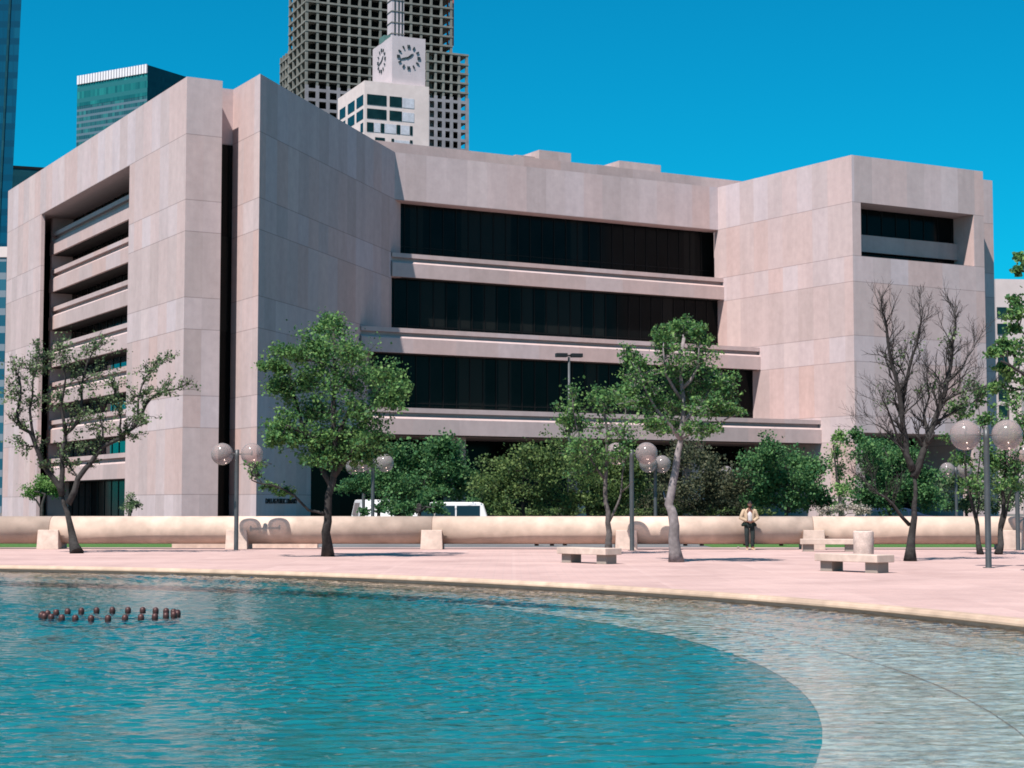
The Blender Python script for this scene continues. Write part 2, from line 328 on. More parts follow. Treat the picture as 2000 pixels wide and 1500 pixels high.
# ------------------------------------------------------------------ mesh builder
class MB:
    def __init__(s): s.v = []; s.f = []; s.mi = []; s.sm = []
    def add(s, vs, fs, mi=0, smooth=False):
        o = len(s.v); s.v += [tuple(v) for v in vs]
        for f in fs: s.f.append(tuple(o + i for i in f)); s.mi.append(mi); s.sm.append(smooth)
    def box(s, x0, x1, y0, y1, z0, z1, mi=0):
        v = [(x, y, z) for z in (z0, z1) for y in (y0, y1) for x in (x0, x1)]
        s.add(v, [(0, 2, 3, 1), (4, 5, 7, 6), (0, 1, 5, 4), (2, 6, 7, 3), (0, 4, 6, 2), (1, 3, 7, 5)], mi); return s
    def obox(s, c, ux, uy, uz, mi=0):          # oriented box by half-vectors
        c = Vector(c); ux, uy, uz = Vector(ux), Vector(uy), Vector(uz)
        v = [c + ux * a + uy * b + uz * d for d in (-1, 1) for b in (-1, 1) for a in (-1, 1)]
        s.add(v, [(0, 2, 3, 1), (4, 5, 7, 6), (0, 1, 5, 4), (2, 6, 7, 3), (0, 4, 6, 2), (1, 3, 7, 5)], mi); return s
    def prism(s, poly, z0, z1, mi=0, mi_top=None):  # counter-clockwise polygon in xy
        n = len(poly); v = [(x, y, z0) for x, y in poly] + [(x, y, z1) for x, y in poly]
        s.add(v, [tuple(reversed(range(n)))], mi); 
        o = len(s.v) - 2 * n
        s.f.append(tuple(o + n + i for i in range(n))); s.mi.append(mi if mi_top is None else mi_top); s.sm.append(False)
        for i in range(n):
            j = (i + 1) % n
            s.f.append((o + i, o + j, o + n + j, o + n + i)); s.mi.append(mi); s.sm.append(False)
        return s
    def extrude(s, prof, fn, t0, t1, mi=0):    # profile polygon, fn(p, t) -> xyz
        n = len(prof); v = [fn(p, t0) for p in prof] + [fn(p, t1) for p in prof]
        fs = [tuple(range(n)), tuple(reversed(range(n, 2 * n)))] + [(i, i + n, (i + 1) % n + n, (i + 1) % n) for i in range(n)]
        s.add(v, fs, mi); return s
    def tube(s, pts, rad, seg=8, mi=0, cap=True, smooth=True):
        pts = [Vector(p) for p in pts]
        if not hasattr(rad, '__len__'): rad = [rad] * len(pts)
        o = len(s.v); prev = None
        for i, p in enumerate(pts):
            d = (pts[min(i + 1, len(pts) - 1)] - pts[max(i - 1, 0)]).normalized()
            if prev is None:
                a = d.orthogonal().normalized()
            else:
                a = (prev - d * prev.dot(d))
                a = a.normalized() if a.length > 1e-6 else d.orthogonal().normalized()
            prev = a; b = d.cross(a)
            for j in range(seg):
                t = 2 * math.pi * j / seg
                s.v.append(tuple(p + (a * math.cos(t) + b * math.sin(t)) * rad[i]))
        for i in range(len(pts) - 1):
            for j in range(seg):
                j2 = (j + 1) % seg
                s.f.append((o + i * seg + j, o + i * seg + j2, o + (i + 1) * seg + j2, o + (i + 1) * seg + j)); s.mi.append(mi); s.sm.append(smooth)
        if cap:
            s.f.append(tuple(o + j for j in reversed(range(seg)))); s.mi.append(mi); s.sm.append(False)
            e = o + (len(pts) - 1) * seg
            s.f.append(tuple(e + j for j in range(seg))); s.mi.append(mi); s.sm.append(False)
        return s
    def lathe(s, prof, c=(0, 0, 0), seg=24, mi=0, smooth=True):   # prof: (r, z)
        o = len(s.v)
        for r, z in prof:
            for j in range(seg):
                t = 2 * math.pi * j / seg; s.v.append((c[0] + r * math.cos(t), c[1] + r * math.sin(t), c[2] + z))
        for i in range(len(prof) - 1):
            for j in range(seg):
                j2 = (j + 1) % seg
                s.f.append((o + i * seg + j, o + i * seg + j2, o + (i + 1) * seg + j2, o + (i + 1) * seg + j)); s.mi.append(mi); s.sm.append(smooth)
        return s
    def sphere(s, c, r, seg=24, rings=14, mi=0, sc=(1, 1, 1)):
        pr = [(max(1e-4, math.sin(math.pi * i / rings)) , -math.cos(math.pi * i / rings)) for i in range(rings + 1)]
        o = len(s.v); s.lathe([(a * r, b * r) for a, b in pr], (0, 0, 0), seg, mi)
        for i in range(o, len(s.v)):
            x, y, z = s.v[i]; s.v[i] = (c[0] + x * sc[0], c[1] + y * sc[1], c[2] + z * sc[2])
        return s
    def build(s, name, mats, parent=None, bevel=0, fix=False):
        me = bpy.data.meshes.new(name); me.from_pydata(s.v, [], s.f)
        for m in (mats if isinstance(mats, (list, tuple)) else [mats]): me.materials.append(m)
        me.polygons.foreach_set('material_index', s.mi); me.polygons.foreach_set('use_smooth', s.sm)
        me.update()
        if fix:
            bm = bmesh.new(); bm.from_mesh(me); bmesh.ops.recalc_face_normals(bm, faces=bm.faces); bm.to_mesh(me); bm.free()
        o = bpy.data.objects.new(name, me); COL.objects.link(o)
        if parent is not None: o.parent = parent
        if bevel:
            b = o.modifiers.new('bevel', 'BEVEL'); b.width = bevel; b.segments = 2; b.limit_method = 'ANGLE'; b.angle_limit = R(40)
        return o
def tag(o, label=None, cat=None, group=None, kind=None):
    if label: o['label'] = label
    if cat: o['category'] = cat
    if group: o['group'] = group
    if kind: o['kind'] = kind
    return o
def empty(name, loc=(0, 0, 0), rz=0):
    o = bpy.data.objects.new(name, None); COL.objects.link(o); o.location = loc; o.rotation_euler = (0, 0, rz)
    o.empty_display_size = .3; return o
def copy_tree(o, parent=None):
    c = o.copy(); COL.objects.link(c); c.parent = parent
    for ch in list(o.children): copy_tree(ch, c)
    return c

# ------------------------------------------------------------------ SETTING: ground, pool
PC = Vector((-25.67, 14.36)); PR = 34.28; NEARY = 5.5; WZ = -.13
def ring(c, r, n=160, near=NEARY):
    out = []
    for i in range(n):
        t = 2 * math.pi * i / n; d = Vector((math.cos(t), math.sin(t))); q = r
        if d.y < 0: q = min(r, (near - c[1]) / d.y)
        out.append((c[0] + d.x * q, c[1] + d.y * q))
    return out
def between(mb, A, B, za, zb, mi=0):
    n = len(A); mb.add([(x, y, za) for x, y in A] + [(x, y, zb) for x, y in B],
                       [(i, (i + 1) % n, n + (i + 1) % n, n + i) for i in range(n)], mi)
def sheet(name, poly, z, mat):
    mb = MB(); mb.add([(x, y, z) for x, y in poly], [tuple(range(len(poly)))])
    return tag(mb.build(name, mat), kind='structure')
# base ground out to the horizon (below everything)
mb = MB(); between(mb, ring(PC, PR + 1.0, near=NEARY - 1.0), [(PC.x + 5000 * math.cos(2 * math.pi * i / 160), PC.y + 5000 * math.sin(2 * math.pi * i / 160)) for i in range(160)], -.02, -.02)
tag(mb.build('ground', M['ground'], fix=True), kind='structure')
mb = MB()
def clampbox(i):
    t = 2 * math.pi * i / 160; d = Vector((math.cos(t), math.sin(t)))
    qs = []
    if d.x > 1e-6: qs.append((75 - PC.x) / d.x)
    if d.x < -1e-6: qs.append((-90 - PC.x) / d.x)
    if d.y > 1e-6: qs.append((66.6 - PC.y) / d.y)
    if d.y < -1e-6: qs.append((-60 - PC.y) / d.y)
    q = min(qs); return (PC.x + d.x * q, PC.y + d.y * q)
between(mb, ring(PC, PR + .28, near=NEARY - .28), [clampbox(i) for i in range(160)], 0, 0)
tag(mb.build('plaza', M['paving'], fix=True), kind='structure')
# coping: rounded nose profile (outward distance, height)
mb = MB()
prof = [(.30, -.06), (.30, .022), (.06, .030), (.015, .012), (-.01, -.03), (-.012, -.06), (.03, -.075), (.065, -.078)]
rs = [ring(PC, PR + d, near=NEARY - d) for d, z in prof]
for (A, B, (d0, z0), (d1, z1)) in zip(rs, rs[1:], prof, prof[1:]): between(mb, A, B, z0, z1)
mb.sm = [True] * len(mb.sm)
tag(mb.build('pool_coping', M['coping'], fix=True), kind='structure')
mb = MB(); between(mb, ring(PC, PR + .06, near=NEARY - .06), ring(PC, PR + .06, near=NEARY - .06), -.076, -1.2)
tag(mb.build('pool_wall', M['pool_wall'], fix=True), kind='structure')
# pool floor: mossy edge strip, pale shelf with a low riser, teal basin
TC = Vector((-26.6, 21.4)); TR = 29.9
mb = MB()
between(mb, ring(PC, PR + .06, near=NEARY - .06), ring(PC, PR - .75), -.30, -.34, 1)
between(mb, ring(PC, PR - .75), ring(PC, PR - .75), -.34, -.36, 1)
e1 = ring(PC, PR - .75)
A3 = Vector((-27.6, 19.9)); e2 = ring(A3, 32.4)
between(mb, e1, e2, -.36, -.40, 0)
between(mb, e2, e2, -.40, -.418, 1)
e3 = ring(TC, TR)
between(mb, e2, e3, -.418, -.47, 0)
tag(mb.build('pool_shelf', [M['shelf'], M['shelf_edge']], fix=True), kind='structure')
mb = MB(); between(mb, e3, e3, -.47, -.482)
mb.add([(x, y, -.482) for x, y in e3], [tuple(range(len(e3)))])
tag(mb.build('pool_floor', M['basin'], fix=True), kind='structure')
import numpy as np
def grid_lines(parts):
    out = [parts[0][0]]
    for a, b, d in parts:
        n = max(1, int(round((b - a) / d))); out += [a + (b - a) * (i + 1) / n for i in range(n)]
    return np.array(out)
gx = grid_lines([(-61, -20, 2.0), (-20, 9.2, .052)])
gy = grid_lines([(NEARY - .2, 11, .12), (11, 20, .042), (20, 32, .05), (32, 50, .07)])
GX, GY = np.meshgrid(gx, gy)
rs_ = np.random.RandomState(4); Hh_ = np.zeros_like(GX)
env = .62 + .5 * np.sin(GX * .33 + 1.3 * np.sin(GY * .21)) * np.sin(GY * .27 + GX * .12) + .18 * np.sin(GX * .9 + GY * .5)
env = np.clip(env, .35, 1.05)
for i in range(64):
    lam = .11 * (3.6 ** rs_.rand()); th = rs_.normal(0, .58) + (.15 if i % 2 else -.1); k_ = 2 * math.pi / lam
    ph = rs_.rand() * 6.28
    warp = .25 * np.sin(GX * rs_.uniform(.4, 1.1) + GY * rs_.uniform(.3, .9) + rs_.rand() * 6)
    Hh_ += (.0105 * lam ** .85) * np.sin(k_ * (GX * math.sin(th) + GY * math.cos(th)) + ph + 2.2 * warp)
fade = np.clip((GX + 20) / 3, 0, 1)
Hh_ = WZ + Hh_ * env * fade * .48
ny_, nx_ = GX.shape
co_ = np.stack([GX, GY, Hh_], -1).reshape(-1, 3)
idx = np.arange(ny_ * nx_).reshape(ny_, nx_)
fq = np.stack([idx[:-1, :-1], idx[:-1, 1:], idx[1:, 1:], idx[1:, :-1]], -1).reshape(-1, 4)
cen = co_[fq].mean(1); keep = (cen[:, 0] - PC.x) ** 2 + (cen[:, 1] - PC.y) ** 2 < (PR + .3) ** 2
fq = fq[keep]
wm = bpy.data.meshes.new('water'); wm.vertices.add(len(co_)); wm.vertices.foreach_set('co', co_.ravel().astype(np.float32))
wm.loops.add(fq.size); wm.loops.foreach_set('vertex_index', fq.ravel().astype(np.int32))
wm.polygons.add(len(fq)); wm.polygons.foreach_set('loop_start', np.arange(0, fq.size, 4, dtype=np.int32))
wm.polygons.foreach_set('use_smooth', np.ones(len(fq), dtype=bool)); wm.update(calc_edges=True); wm.validate()
wm.materials.append(M['water'])
wo = bpy.data.objects.new('water', wm); COL.objects.link(wo); tag(wo, kind='structure')
# lawn strips, street, far pavement
def quad(x0, x1, y0, y1): return [(x0, y0), (x1, y0), (x1, y1), (x0, y1)]
sheet('lawn', quad(-80, -8.6, 66.6, 76), .004, M['grass'])
sheet('lawn.001', quad(7.6, 75, 66.6, 76), .004, M['grass'])
sheet('path', quad(-8.6, 7.6, 66.6, 76), .004, M['asphalt'])
sheet('street', quad(-150, 150, 76, 96), .008, M['asphalt'])
mb = MB(); mb.box(-150, 150, 96, 96.3, -.02, .13); tag(mb.build('kerb', M['kerb']), kind='structure')
sheet('pavement', quad(-150, 150, 96.3, 240), .13, M['far_paving'])

# ------------------------------------------------------------------ LIBRARY
TH = R(29.5); LO = Vector((-21.3, 146.1, 0))
Lb = empty('library_building', LO, TH)
tag(Lb, 'large stepped pinkish concrete library with deep horizontal window bands and angled corner towers', 'building')
def Lw(a, b, z=0): return LO + Vector((a * math.cos(TH) - b * math.sin(TH), a * math.sin(TH) + b * math.cos(TH), z))
CN = M['concrete']; H = 38.0
# left facade wall: inverted U, one prism along a
mb = MB()
U = [(4, -1), (19.9, -1), (19.9, 33.05), (51.5, 33.05), (51.5, -1), (66.8, -1), (66.8, H), (4, H)]
mb.extrude(U, lambda p, t: (t, p[0], p[1]), -5.08, -4.70)
mb.box(-4.70, -1.9, 4, 19.9, -1, H)
mb.box(-4.70, -.85, 19.9, 66.8, 33.05, H - .003)
mb.build('wall', CN, Lb, fix=True)
# corner tower: stacked outlines behind the diagonal wall
mb = MB()
for z0, z1, s in ((33.05, H, 24.3), (24.93, 33.05, 25.6), (16.5, 24.93, 23.7), (8.05, 16.5, 20.55), (-1, 8.05, 8.5)):
    mb.prism([(0, 0), (s, s), (s, 60), (-.6, 60), (-.6, 8.6), (-1.89, 8.6), (-1.89, 6.5), (0, 6.5)], z0, z1)
mb.build('wall', CN, Lb, fix=True)
mb = MB(); mb.box(-1.88, -.02, 6.40, 6.49, -1, 33.0); mb.build('window', M['glass'], Lb)
# glass of the left opening, with mullions
zb = [28.9, 24.77, 20.63, 16.5, 12.36, 8.23, 4.08]
zt = [33.05] + zb[:-1] + [zb[-1]]
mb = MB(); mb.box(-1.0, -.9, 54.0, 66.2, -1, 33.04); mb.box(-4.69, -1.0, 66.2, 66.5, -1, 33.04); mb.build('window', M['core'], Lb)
for i in range(8):
    top = 33.04 if i == 0 else zb[i - 1] + .3
    bot = (zb[i] + 1.0) if i < 7 else -1
    mb = MB(); mb.box(-1.10, -1.0, 19.5, 53.3, bot, top, 0)
    for q in range(14): mb.box(-1.16, -1.101, 20.5 + 2.4 * q, 20.62 + 2.4 * q, bot, top - .01, 1)
    mb.build('window', [M['glass_blue'] if i in (4, 5, 6) else M['glass'], M['mullion']], Lb)
def band_prof(back, top_back):       # (outward, z)
    return [(0, 0), (0, 1.44), (-.22, 1.62), (-.50, 1.63), (-.50, 2.02), (-.10, 2.02), (-.10, 2.46), (-1.1, 2.46), (-1.1, 1.1), (-back, 1.1), (-back, .02)]
for z in zb:
    mb = MB(); mb.extrude(band_prof(2.4, 0), lambda p, t, z=z: (-3.48 - p[0], t, z + p[1]), 19.0, 54.0)
    mb.build('spandrel', M['band_concrete'], Lb, fix=True)
    mb = MB(); mb.box(-3.20, -1.17, 19.95, 53.2, z - .05, z - .002); mb.build('soffit_shade', M['soffit_shade'], Lb)  # added thin panel, its dark colour paints the underside shade
mb = MB(); mb.box(-3.40, -.95, 53.3, 54.02, -1, 33.04); mb.build('pier', CN, Lb)
# main front: fascia, three stepped bands, glass
Rw = lambda b: 65.43 + .041 * (24.3 - b)
mb = MB(); mb.box(24.2, 66.0, 24.3, 25.0, 33.05, H - .004); mb.box(25, 66, 25.0, 27.2, 33.05, 33.5); mb.build('fascia', M['concrete'], Lb)
mb = MB(); mb.box(22, 80, 28.5, 29.2, 36, 40.0); mb.build('parapet', M['band_concrete'], Lb)
mb = MB(); mb.box(-.5, 64, 30.0, 66, 36.2, 37.0); mb.box(66.2, 89, 6.2, 66, 36.2, 36.9); mb.build('roof', M['roof'], Lb)
mb = MB(); mb.box(53.75, 58.3, 45, 52, 36, 44.9); mb.build('penthouse', M['band_concrete'], Lb)
mb = MB(); mb.box(51.0, 53.7, 46, 52, 36, 44.2); mb.build('penthouse', M['band_concrete'], Lb)
mb = MB(); mb.box(65.4, 71.7, 45, 52, 36, 44.7); mb.build('penthouse', M['band_concrete'], Lb)
mb = MB(); mb.box(62.6, 65.35, 46, 52, 36, 44.1); mb.build('penthouse', M['band_concrete'], Lb)
mb = MB(); mb.box(76.5, 81.0, 40, 44, 36, 42.6); mb.build('penthouse', M['band_concrete'], Lb)
for (b, zz, back) in ((23.3, 24.93, 4.0), (17.0, 16.5, 8.6), (7.2, 8.05, 13.0)):
    a0 = b + .3; a1 = Rw(b) + .02
    mb = MB(); mb.extrude(band_prof(back, 0), lambda p, t, b=b, zz=zz: (t, b - p[0], zz + p[1]), a0, a1)
    mb.build('terrace_band', M['band_concrete'], Lb, fix=True)
    mb = MB(); mb.box(b + 1.6, Rw(b) - .3, b + .35, b + 1.35, zz - .05, zz - .002); mb.build('soffit_shade', M['soffit_shade'], Lb)  # added panel again, shade under the terrace band painted in
for (b, a0, z0, z1) in ((26.2, 25.0, 26.1, 33.3), (24.5, 23.0, 17.6, 25.1), (18.4, 19.5, 9.2, 16.7)):
    mb = MB(); mb.box(a0, 66.2, b, b + .1, z0, z1, 0)
    for q in range(28): 
        a = a0 + 1.3 + q * 1.52
        if a < 65: mb.box(a, a + .1, b - .07, b - .001, z0, z1 - .01, 1)
    mb.box(a0 + .5, 65.6, b - .05, b - .0012, z0 + 2.4, z0 + 2.5, 1)
    mb.build('window', [M['glass'], M['mullion']], Lb)
mb = MB(); mb.box(5, 68, 20.0, 20.2, -1, 8.2); mb.build('window', M['glass'], Lb)
# entrance columns under the lowest terrace
for a in (24, 38, 52):
    mb = MB(); mb.box(a, a + 1.6, 11, 12.6, -1, 8.04); mb.build('column', M['band_concrete'], Lb)
# right wing
mb = MB()
mb.prism([(66.35, 2.1), (67.5, 2.1), (67.5, 5.25), (67.5, 25), (65.4, 25.02), (65.43, 24.3)], -1, H)
mb.build('wall', CN, Lb, fix=True)
mb = MB()
Wf = [(67.503, 9.05), (83.42, 9.05), (84.9, 9.05), (84.9, H), (67.503, H), (67.503, 33.1), (83.42, 33.1), (83.42, 27.45), (67.503, 27.45)]
mb.extrude(Wf, lambda p, t: (p[0], t, p[1]), 2.1, 5.6)
mb.build('wall', CN, Lb, fix=True)
mb = MB(); mb.box(67.51, 83.43, 5.2, 5.3, 27.4, 33.09, 0)
for q in range(8): mb.box(69 + 2 * q, 69.1 + 2 * q, 5.13, 5.199, 27.46, 33.08, 1)
mb.build('window', [M['glass'], M['mullion']], Lb)
mb = MB(); mb.box(67.51, 83.41, 2.45, 5.19, 27.451, 27.52); mb.build('bounce_cut_sheet', M['bounce_cut'], Lb)  # added dark sheet, keeps sun bounce off the recess spandrel
mb = MB(); mb.box(67.51, 83.41, 4.6, 4.9, 28.4, 30.2); mb.build('spandrel', M['band_concrete'], Lb)
mb = MB(); mb.box(67.6, 83.4, 5.61, 40, 9.05, H - .5); mb.build('wall', CN, Lb)
mb = MB(); mb.box(83.6, 89.8, 5.603, 40, -1, H - .002); mb.build('wall', CN, Lb)
mb = MB(); mb.box(68, 83.7, 12, 12.2, -1, 9.06); mb.build('window', M['glass'], Lb)
mb = MB(); mb.box(83.0, 84.6, 2.3, 4.0, -1, 9.04); mb.build('pier', CN, Lb)
# lettering on the diagonal wall
cu = bpy.data.curves.new('wall_lettering', 'FONT'); cu.body = 'DALLAS PUBLIC LIBRARY'; cu.size = .62; cu.extrude = .04; cu.align_x = 'LEFT'
cu.materials.append(M['dark'])
to = bpy.data.objects.new('wall_lettering', cu); COL.objects.link(to); to.parent = Lb
bpy.context.view_layer.update()
tme = bpy.data.meshes.new_from_object(to.evaluated_get(bpy.context.evaluated_depsgraph_get()))
bpy.data.objects.remove(to)
to = bpy.data.objects.new('wall_lettering', tme); COL.objects.link(to); to.parent = Lb
to.location = (1.35, 1.35 - .05, 1.70); to.rotation_euler = (R(90), 0, R(45))

# ------------------------------------------------------------------ DOWNTOWN TOWERS
def solve_len(o, d, z, xpx):          # length along horizontal dir d from o until projected x = xpx
    lo, hi = 0.0, 400.0
    def px(t):
        p = o + d * t; p = Vector((p.x, p.y, z - CH)); dep = cp * p.y + sp * p.z
        return 1000 + FPX * p.x / dep
    s = 1 if px(1) > px(0) else -1
    for _ in range(60):
        m = (lo + hi) / 2
        if (px(m) - xpx) * s < 0: lo = m
        else: hi = m
    return lo
def tower_frame(xe, ytop, D, ang, xr, xl, zref=None):
    P = at(xe, ytop, D); z = P.z
    A = Vector((math.cos(ang), math.sin(ang), 0)); B = Vector((-math.sin(ang), math.cos(ang), 0))
    la = solve_len(P, A, z, xr) if xr else None; lb = solve_len(P, B, z, xl) if xl else None
    return P, z, la, lb
DT = R(23.5)
# concrete tower under construction ------------------------------------------
def zat(y, x, D): return at(x, y, D).z
Dc = 700
P, _z, la, lb = tower_frame(597, 100, Dc, DT, 884, 563)
ct = empty('construction_tower', (P.x, P.y, 0), DT)
tag(ct, 'tall unfinished concrete frame tower with open floors behind the clock building', 'skyscraper')
ST = 4.05
z_lo = zat(330, 597, Dc); z_hi = zat(-40, 597, Dc)
def frame_block(a0, a1, b0, b1, zt_, ncol_a, ncol_b, z0=z_lo, clad=None):
    k = 0; z = z0
    while z < zt_ + .1:
        m = MB(); m.box(a0 - .15, a1 + .15, b0 - .15, b1, z, z + .75); m.build('floor_slab', M['frame'], ct); z += ST
    for i in range(ncol_a + 1):
        a = a0 + (a1 - a0 - 1.1) * i / ncol_a
        m = MB(); m.box(a, a + 1.0, b0, b0 + 1.0, z0, zt_); m.build('column', M['frame'], ct)
        if clad:
            m = MB(); m.box(a - .22, a + 1.25, b0 - .30, b0 - .16, z0, clad); m.build('cladding', M['frame_clad'], ct)
    if clad:
        z = z0
        while z < clad - 1:
            m = MB(); m.box(a0, a1, b0 - .28, b0 - .17, z - .3, z + .95); m.build('cladding', M['frame_clad'], ct); z += ST
    for i in range(1, ncol_b + 1):
        b = b0 + (b1 - b0 - 1.1) * i / ncol_b
        m = MB(); m.box(a0, a0 + 1.0, b, b + 1.0, z0, zt_); m.build('column', M['frame'], ct)
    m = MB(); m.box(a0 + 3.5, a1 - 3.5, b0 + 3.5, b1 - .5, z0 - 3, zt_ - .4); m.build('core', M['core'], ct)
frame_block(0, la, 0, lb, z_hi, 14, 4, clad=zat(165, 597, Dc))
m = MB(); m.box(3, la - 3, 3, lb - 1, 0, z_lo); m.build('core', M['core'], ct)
# lower wings either side
zw = zat(78, 880, Dc)
P2 = at(907, 80, Dc); 
al = solve_len(P, Vector((math.cos(DT), math.sin(DT), 0)), 185, 909)
frame_block(la * .80, al, -3.2, lb * .6, zw, 5, 2, clad=zat(165, 880, Dc))
zl = zat(66, 560, Dc)
lw = solve_len(P, Vector((-math.sin(DT), math.cos(DT), 0)), 185, 541)
m = MB()
frame_block(1.2, la * .5, lb + .2, lw, zl, 8, 4, clad=zat(165, 560, Dc))
m = MB(); mc = la - 1.5
m.tube([(mc, 2, z_hi - 20), (mc, 2, z_hi + 12)], .45, 6)
for q in range(8): m.tube([(mc, 2, z_hi - 20 + 4 * q), (mc + 2.5, 2, z_hi - 18 + 4 * q), (mc, 2, z_hi - 16 + 4 * q)], .2, 5)
m.tube([(mc + 2.5, 2, z_hi - 20), (mc + 2.5, 2, z_hi + 12)], .3, 6)
m.build('hoist_mast', M['orange_steel'], ct)

# white building with the clock ------------------------------------------------
Dw = 590
P, zt0, la, lb = tower_frame(712, 157, Dw, DT, 838, 660)
cb = empty('clock_building', (P.x, P.y, 0), DT)
tag(cb, 'white office building with banded windows carrying a square clock tower', 'building')
def zpx(y, dx=0): return zat(y, 712, Dw)
m = MB(); m.box(0, la, 0, lb, 0, zt0); m.build('wall', M['white_wall'], cb)
ppm = Dw / FPX
def fa(x): return solve_len(P, Vector((math.cos(DT), math.sin(DT), 0)), zt0, x)
def fb(x): return solve_len(P, Vector((-math.sin(DT), math.cos(DT), 0)), zt0, x)
rows = [(183, 203), (211, 230)]
for y0, y1 in rows:
    zA, zB = zpx(y1), zpx(y0)
    for x0, x1 in ((717, 755), (761, 785)):
        m = MB(); m.box(fa(x0), fa(x1), -.12, .2, zA, zB)
        m.build('window', M['teal_dark'], cb)
    m = MB(); m.box(fa(786), fa(809), -.10, .2, zA, zB - .2); m.build('panel', M['white_panel'], cb)
    for x0, x1 in ((664, 675), (680, 693), (697, 710)):
        m = MB(); m.box(-.12, .2, fb(x1), fb(x0), zA, zB); m.build('window', M['teal_dark'], cb)
y0, y1 = 238, 256
for x0, x1 in ((717, 730), (744, 751), (775, 782), (801, 806)):
    m = MB(); m.box(fa(x0), fa(x1), -.12, .2, zpx(y1), zpx(y0)); m.build('window', M['teal_dark'], cb)
for x0, x1 in ((731, 743), (752, 774), (783, 800)):
    m = MB(); m.box(fa(x0), fa(x1), -.10, .2, zpx(y1), zpx(y0)); m.build('panel', M['white_panel'], cb)
for x0, x1 in ((705, 710),):
    m = MB(); m.box(-.12, .2, fb(x1), fb(x0), zpx(y1), zpx(y0)); m.build('window', M['teal_dark'], cb)
for x0, x1 in ((733, 752), (765, 770), (801, 806)):
    m = MB(); m.box(fa(x0), fa(x1), -.12, .2, zpx(272), zpx(266)); m.build('window', M['teal_dark'], cb)
m = MB(); m.box(fa(771), fa(800), -.10, .2, zpx(276), zpx(268)); m.build('panel', M['white_panel'], cb)
# clock block
def solve_ab(x, y_unused, z, b):      # a so that point (a,b) projects to x
    B = Vector((-math.sin(DT), math.cos(DT), 0)); return solve_len(P + B * b, Vector((math.cos(DT), math.sin(DT), 0)), z, x)
bk = 2.0
zc1 = zat(72, 765, Dw + 8); ak0 = solve_ab(766, 0, zc1, bk); ak1 = solve_ab(831, 0, zc1, bk)
Q = P + Vector((math.cos(DT), math.sin(DT), 0)) * ak0 + Vector((-math.sin(DT), math.cos(DT), 0)) * bk
lk = solve_len(Q, Vector((-math.sin(DT), math.cos(DT), 0)), zc1, 728)
m = MB(); m.box(ak0, ak1, bk, bk + lk, zt0 - .1, zc1); m.build('clock_block', M['clock_wall'], cb)
def clock(cx, cz, r, place, name='clock_face'):
    m = MB()
    for h in range(12):
        t = h * math.pi / 6; u = Vector((math.sin(t), math.cos(t))); w = Vector((u.y, -u.x))
        for off in ((0,) if h % 3 else (-.28, .28)):
            c = u * r + w * off
            hw = .24 if h % 3 else .2
            L = .55
            corners = [c - w * hw - u * L, c + w * hw - u * L, c + w * hw + u * L, c - w * hw + u * L]
            lo = [place(cx + q.x, cz + q.y, .05) for q in corners]; hi = [place(cx + q.x, cz + q.y, .3) for q in corners]
            m.add(lo + hi, [(0, 1, 2, 3), (4, 7, 6, 5), (0, 4, 5, 1), (1, 5, 6, 2), (2, 6, 7, 3), (3, 7, 4, 0)])
    for ang, L, wd in ((51, r * .62, .34), (252, r * .95, .26)):
        t = R(ang); u = Vector((math.sin(t), math.cos(t))); w = Vector((u.y, -u.x))
        corners = [-u * .9 - w * wd * .6, -u * .9 + w * wd * .6, u * L * .6 + w * wd, u * L, u * L * .6 - w * wd]
        lo = [place(cx + q.x, cz + q.y, .08) for q in corners]; hi = [place(cx + q.x, cz + q.y, .2) for q in corners]
        n = 5
        m.add(lo + hi, [tuple(range(n)), tuple(reversed(range(n, 2 * n)))] + [(i, i + n, (i + 1) % n + n, (i + 1) % n) for i in range(n)])
    m.build(name, M['clock_mark'], cb, fix=True)
zc = zat(114, 797, Dw + 10)
rc = 21.5 * (Dw + 10) / FPX
clock((ak0 + ak1) / 2 - .1, zc, rc, lambda u, z, d: (u, bk - d, z))
clock(bk + lk * .52, zc + .6, rc, lambda u, z, d: (ak0 - d, 2 * (bk + lk * .52) - u, z))
zb0 = zc1
ma, mb_ = (ak0 + ak1) / 2 - 1.2, bk + lk / 2
m = MB(); m.box(ma - 2.3, ma + 2.3, mb_ - 2.3, mb_ + 2.3, zb0, zb0 + 38); m.build('mast', M['clock_wall'], cb)
for q in (-1.1, .35, 1.6):
    m = MB(); m.box(ma + q - .25, ma + q + .25, mb_ - 2.42, mb_ - 2.31, zb0 + .5, zb0 + 38); m.build('mast_slot', M['clock_mark'], cb)
for q in range(9):
    m = MB(); m.box(ma - 2.5, ma + 2.5, mb_ - 2.5, mb_ + 2.5, zb0 + 3 + 4 * q, zb0 + 3.25 + 4 * q); m.build('mast_rail', M['frame'], cb)
m = MB(); m.box(ma - 5, ma - 2.5, mb_ - 2, mb_ + 3, zb0, zb0 + 2.2); m.box(ma + 2.5, ma + 5, mb_ - 2, mb_ + 3, zb0, zb0 + 2.2); m.build('roof_plant', M['teal_roof'], cb)

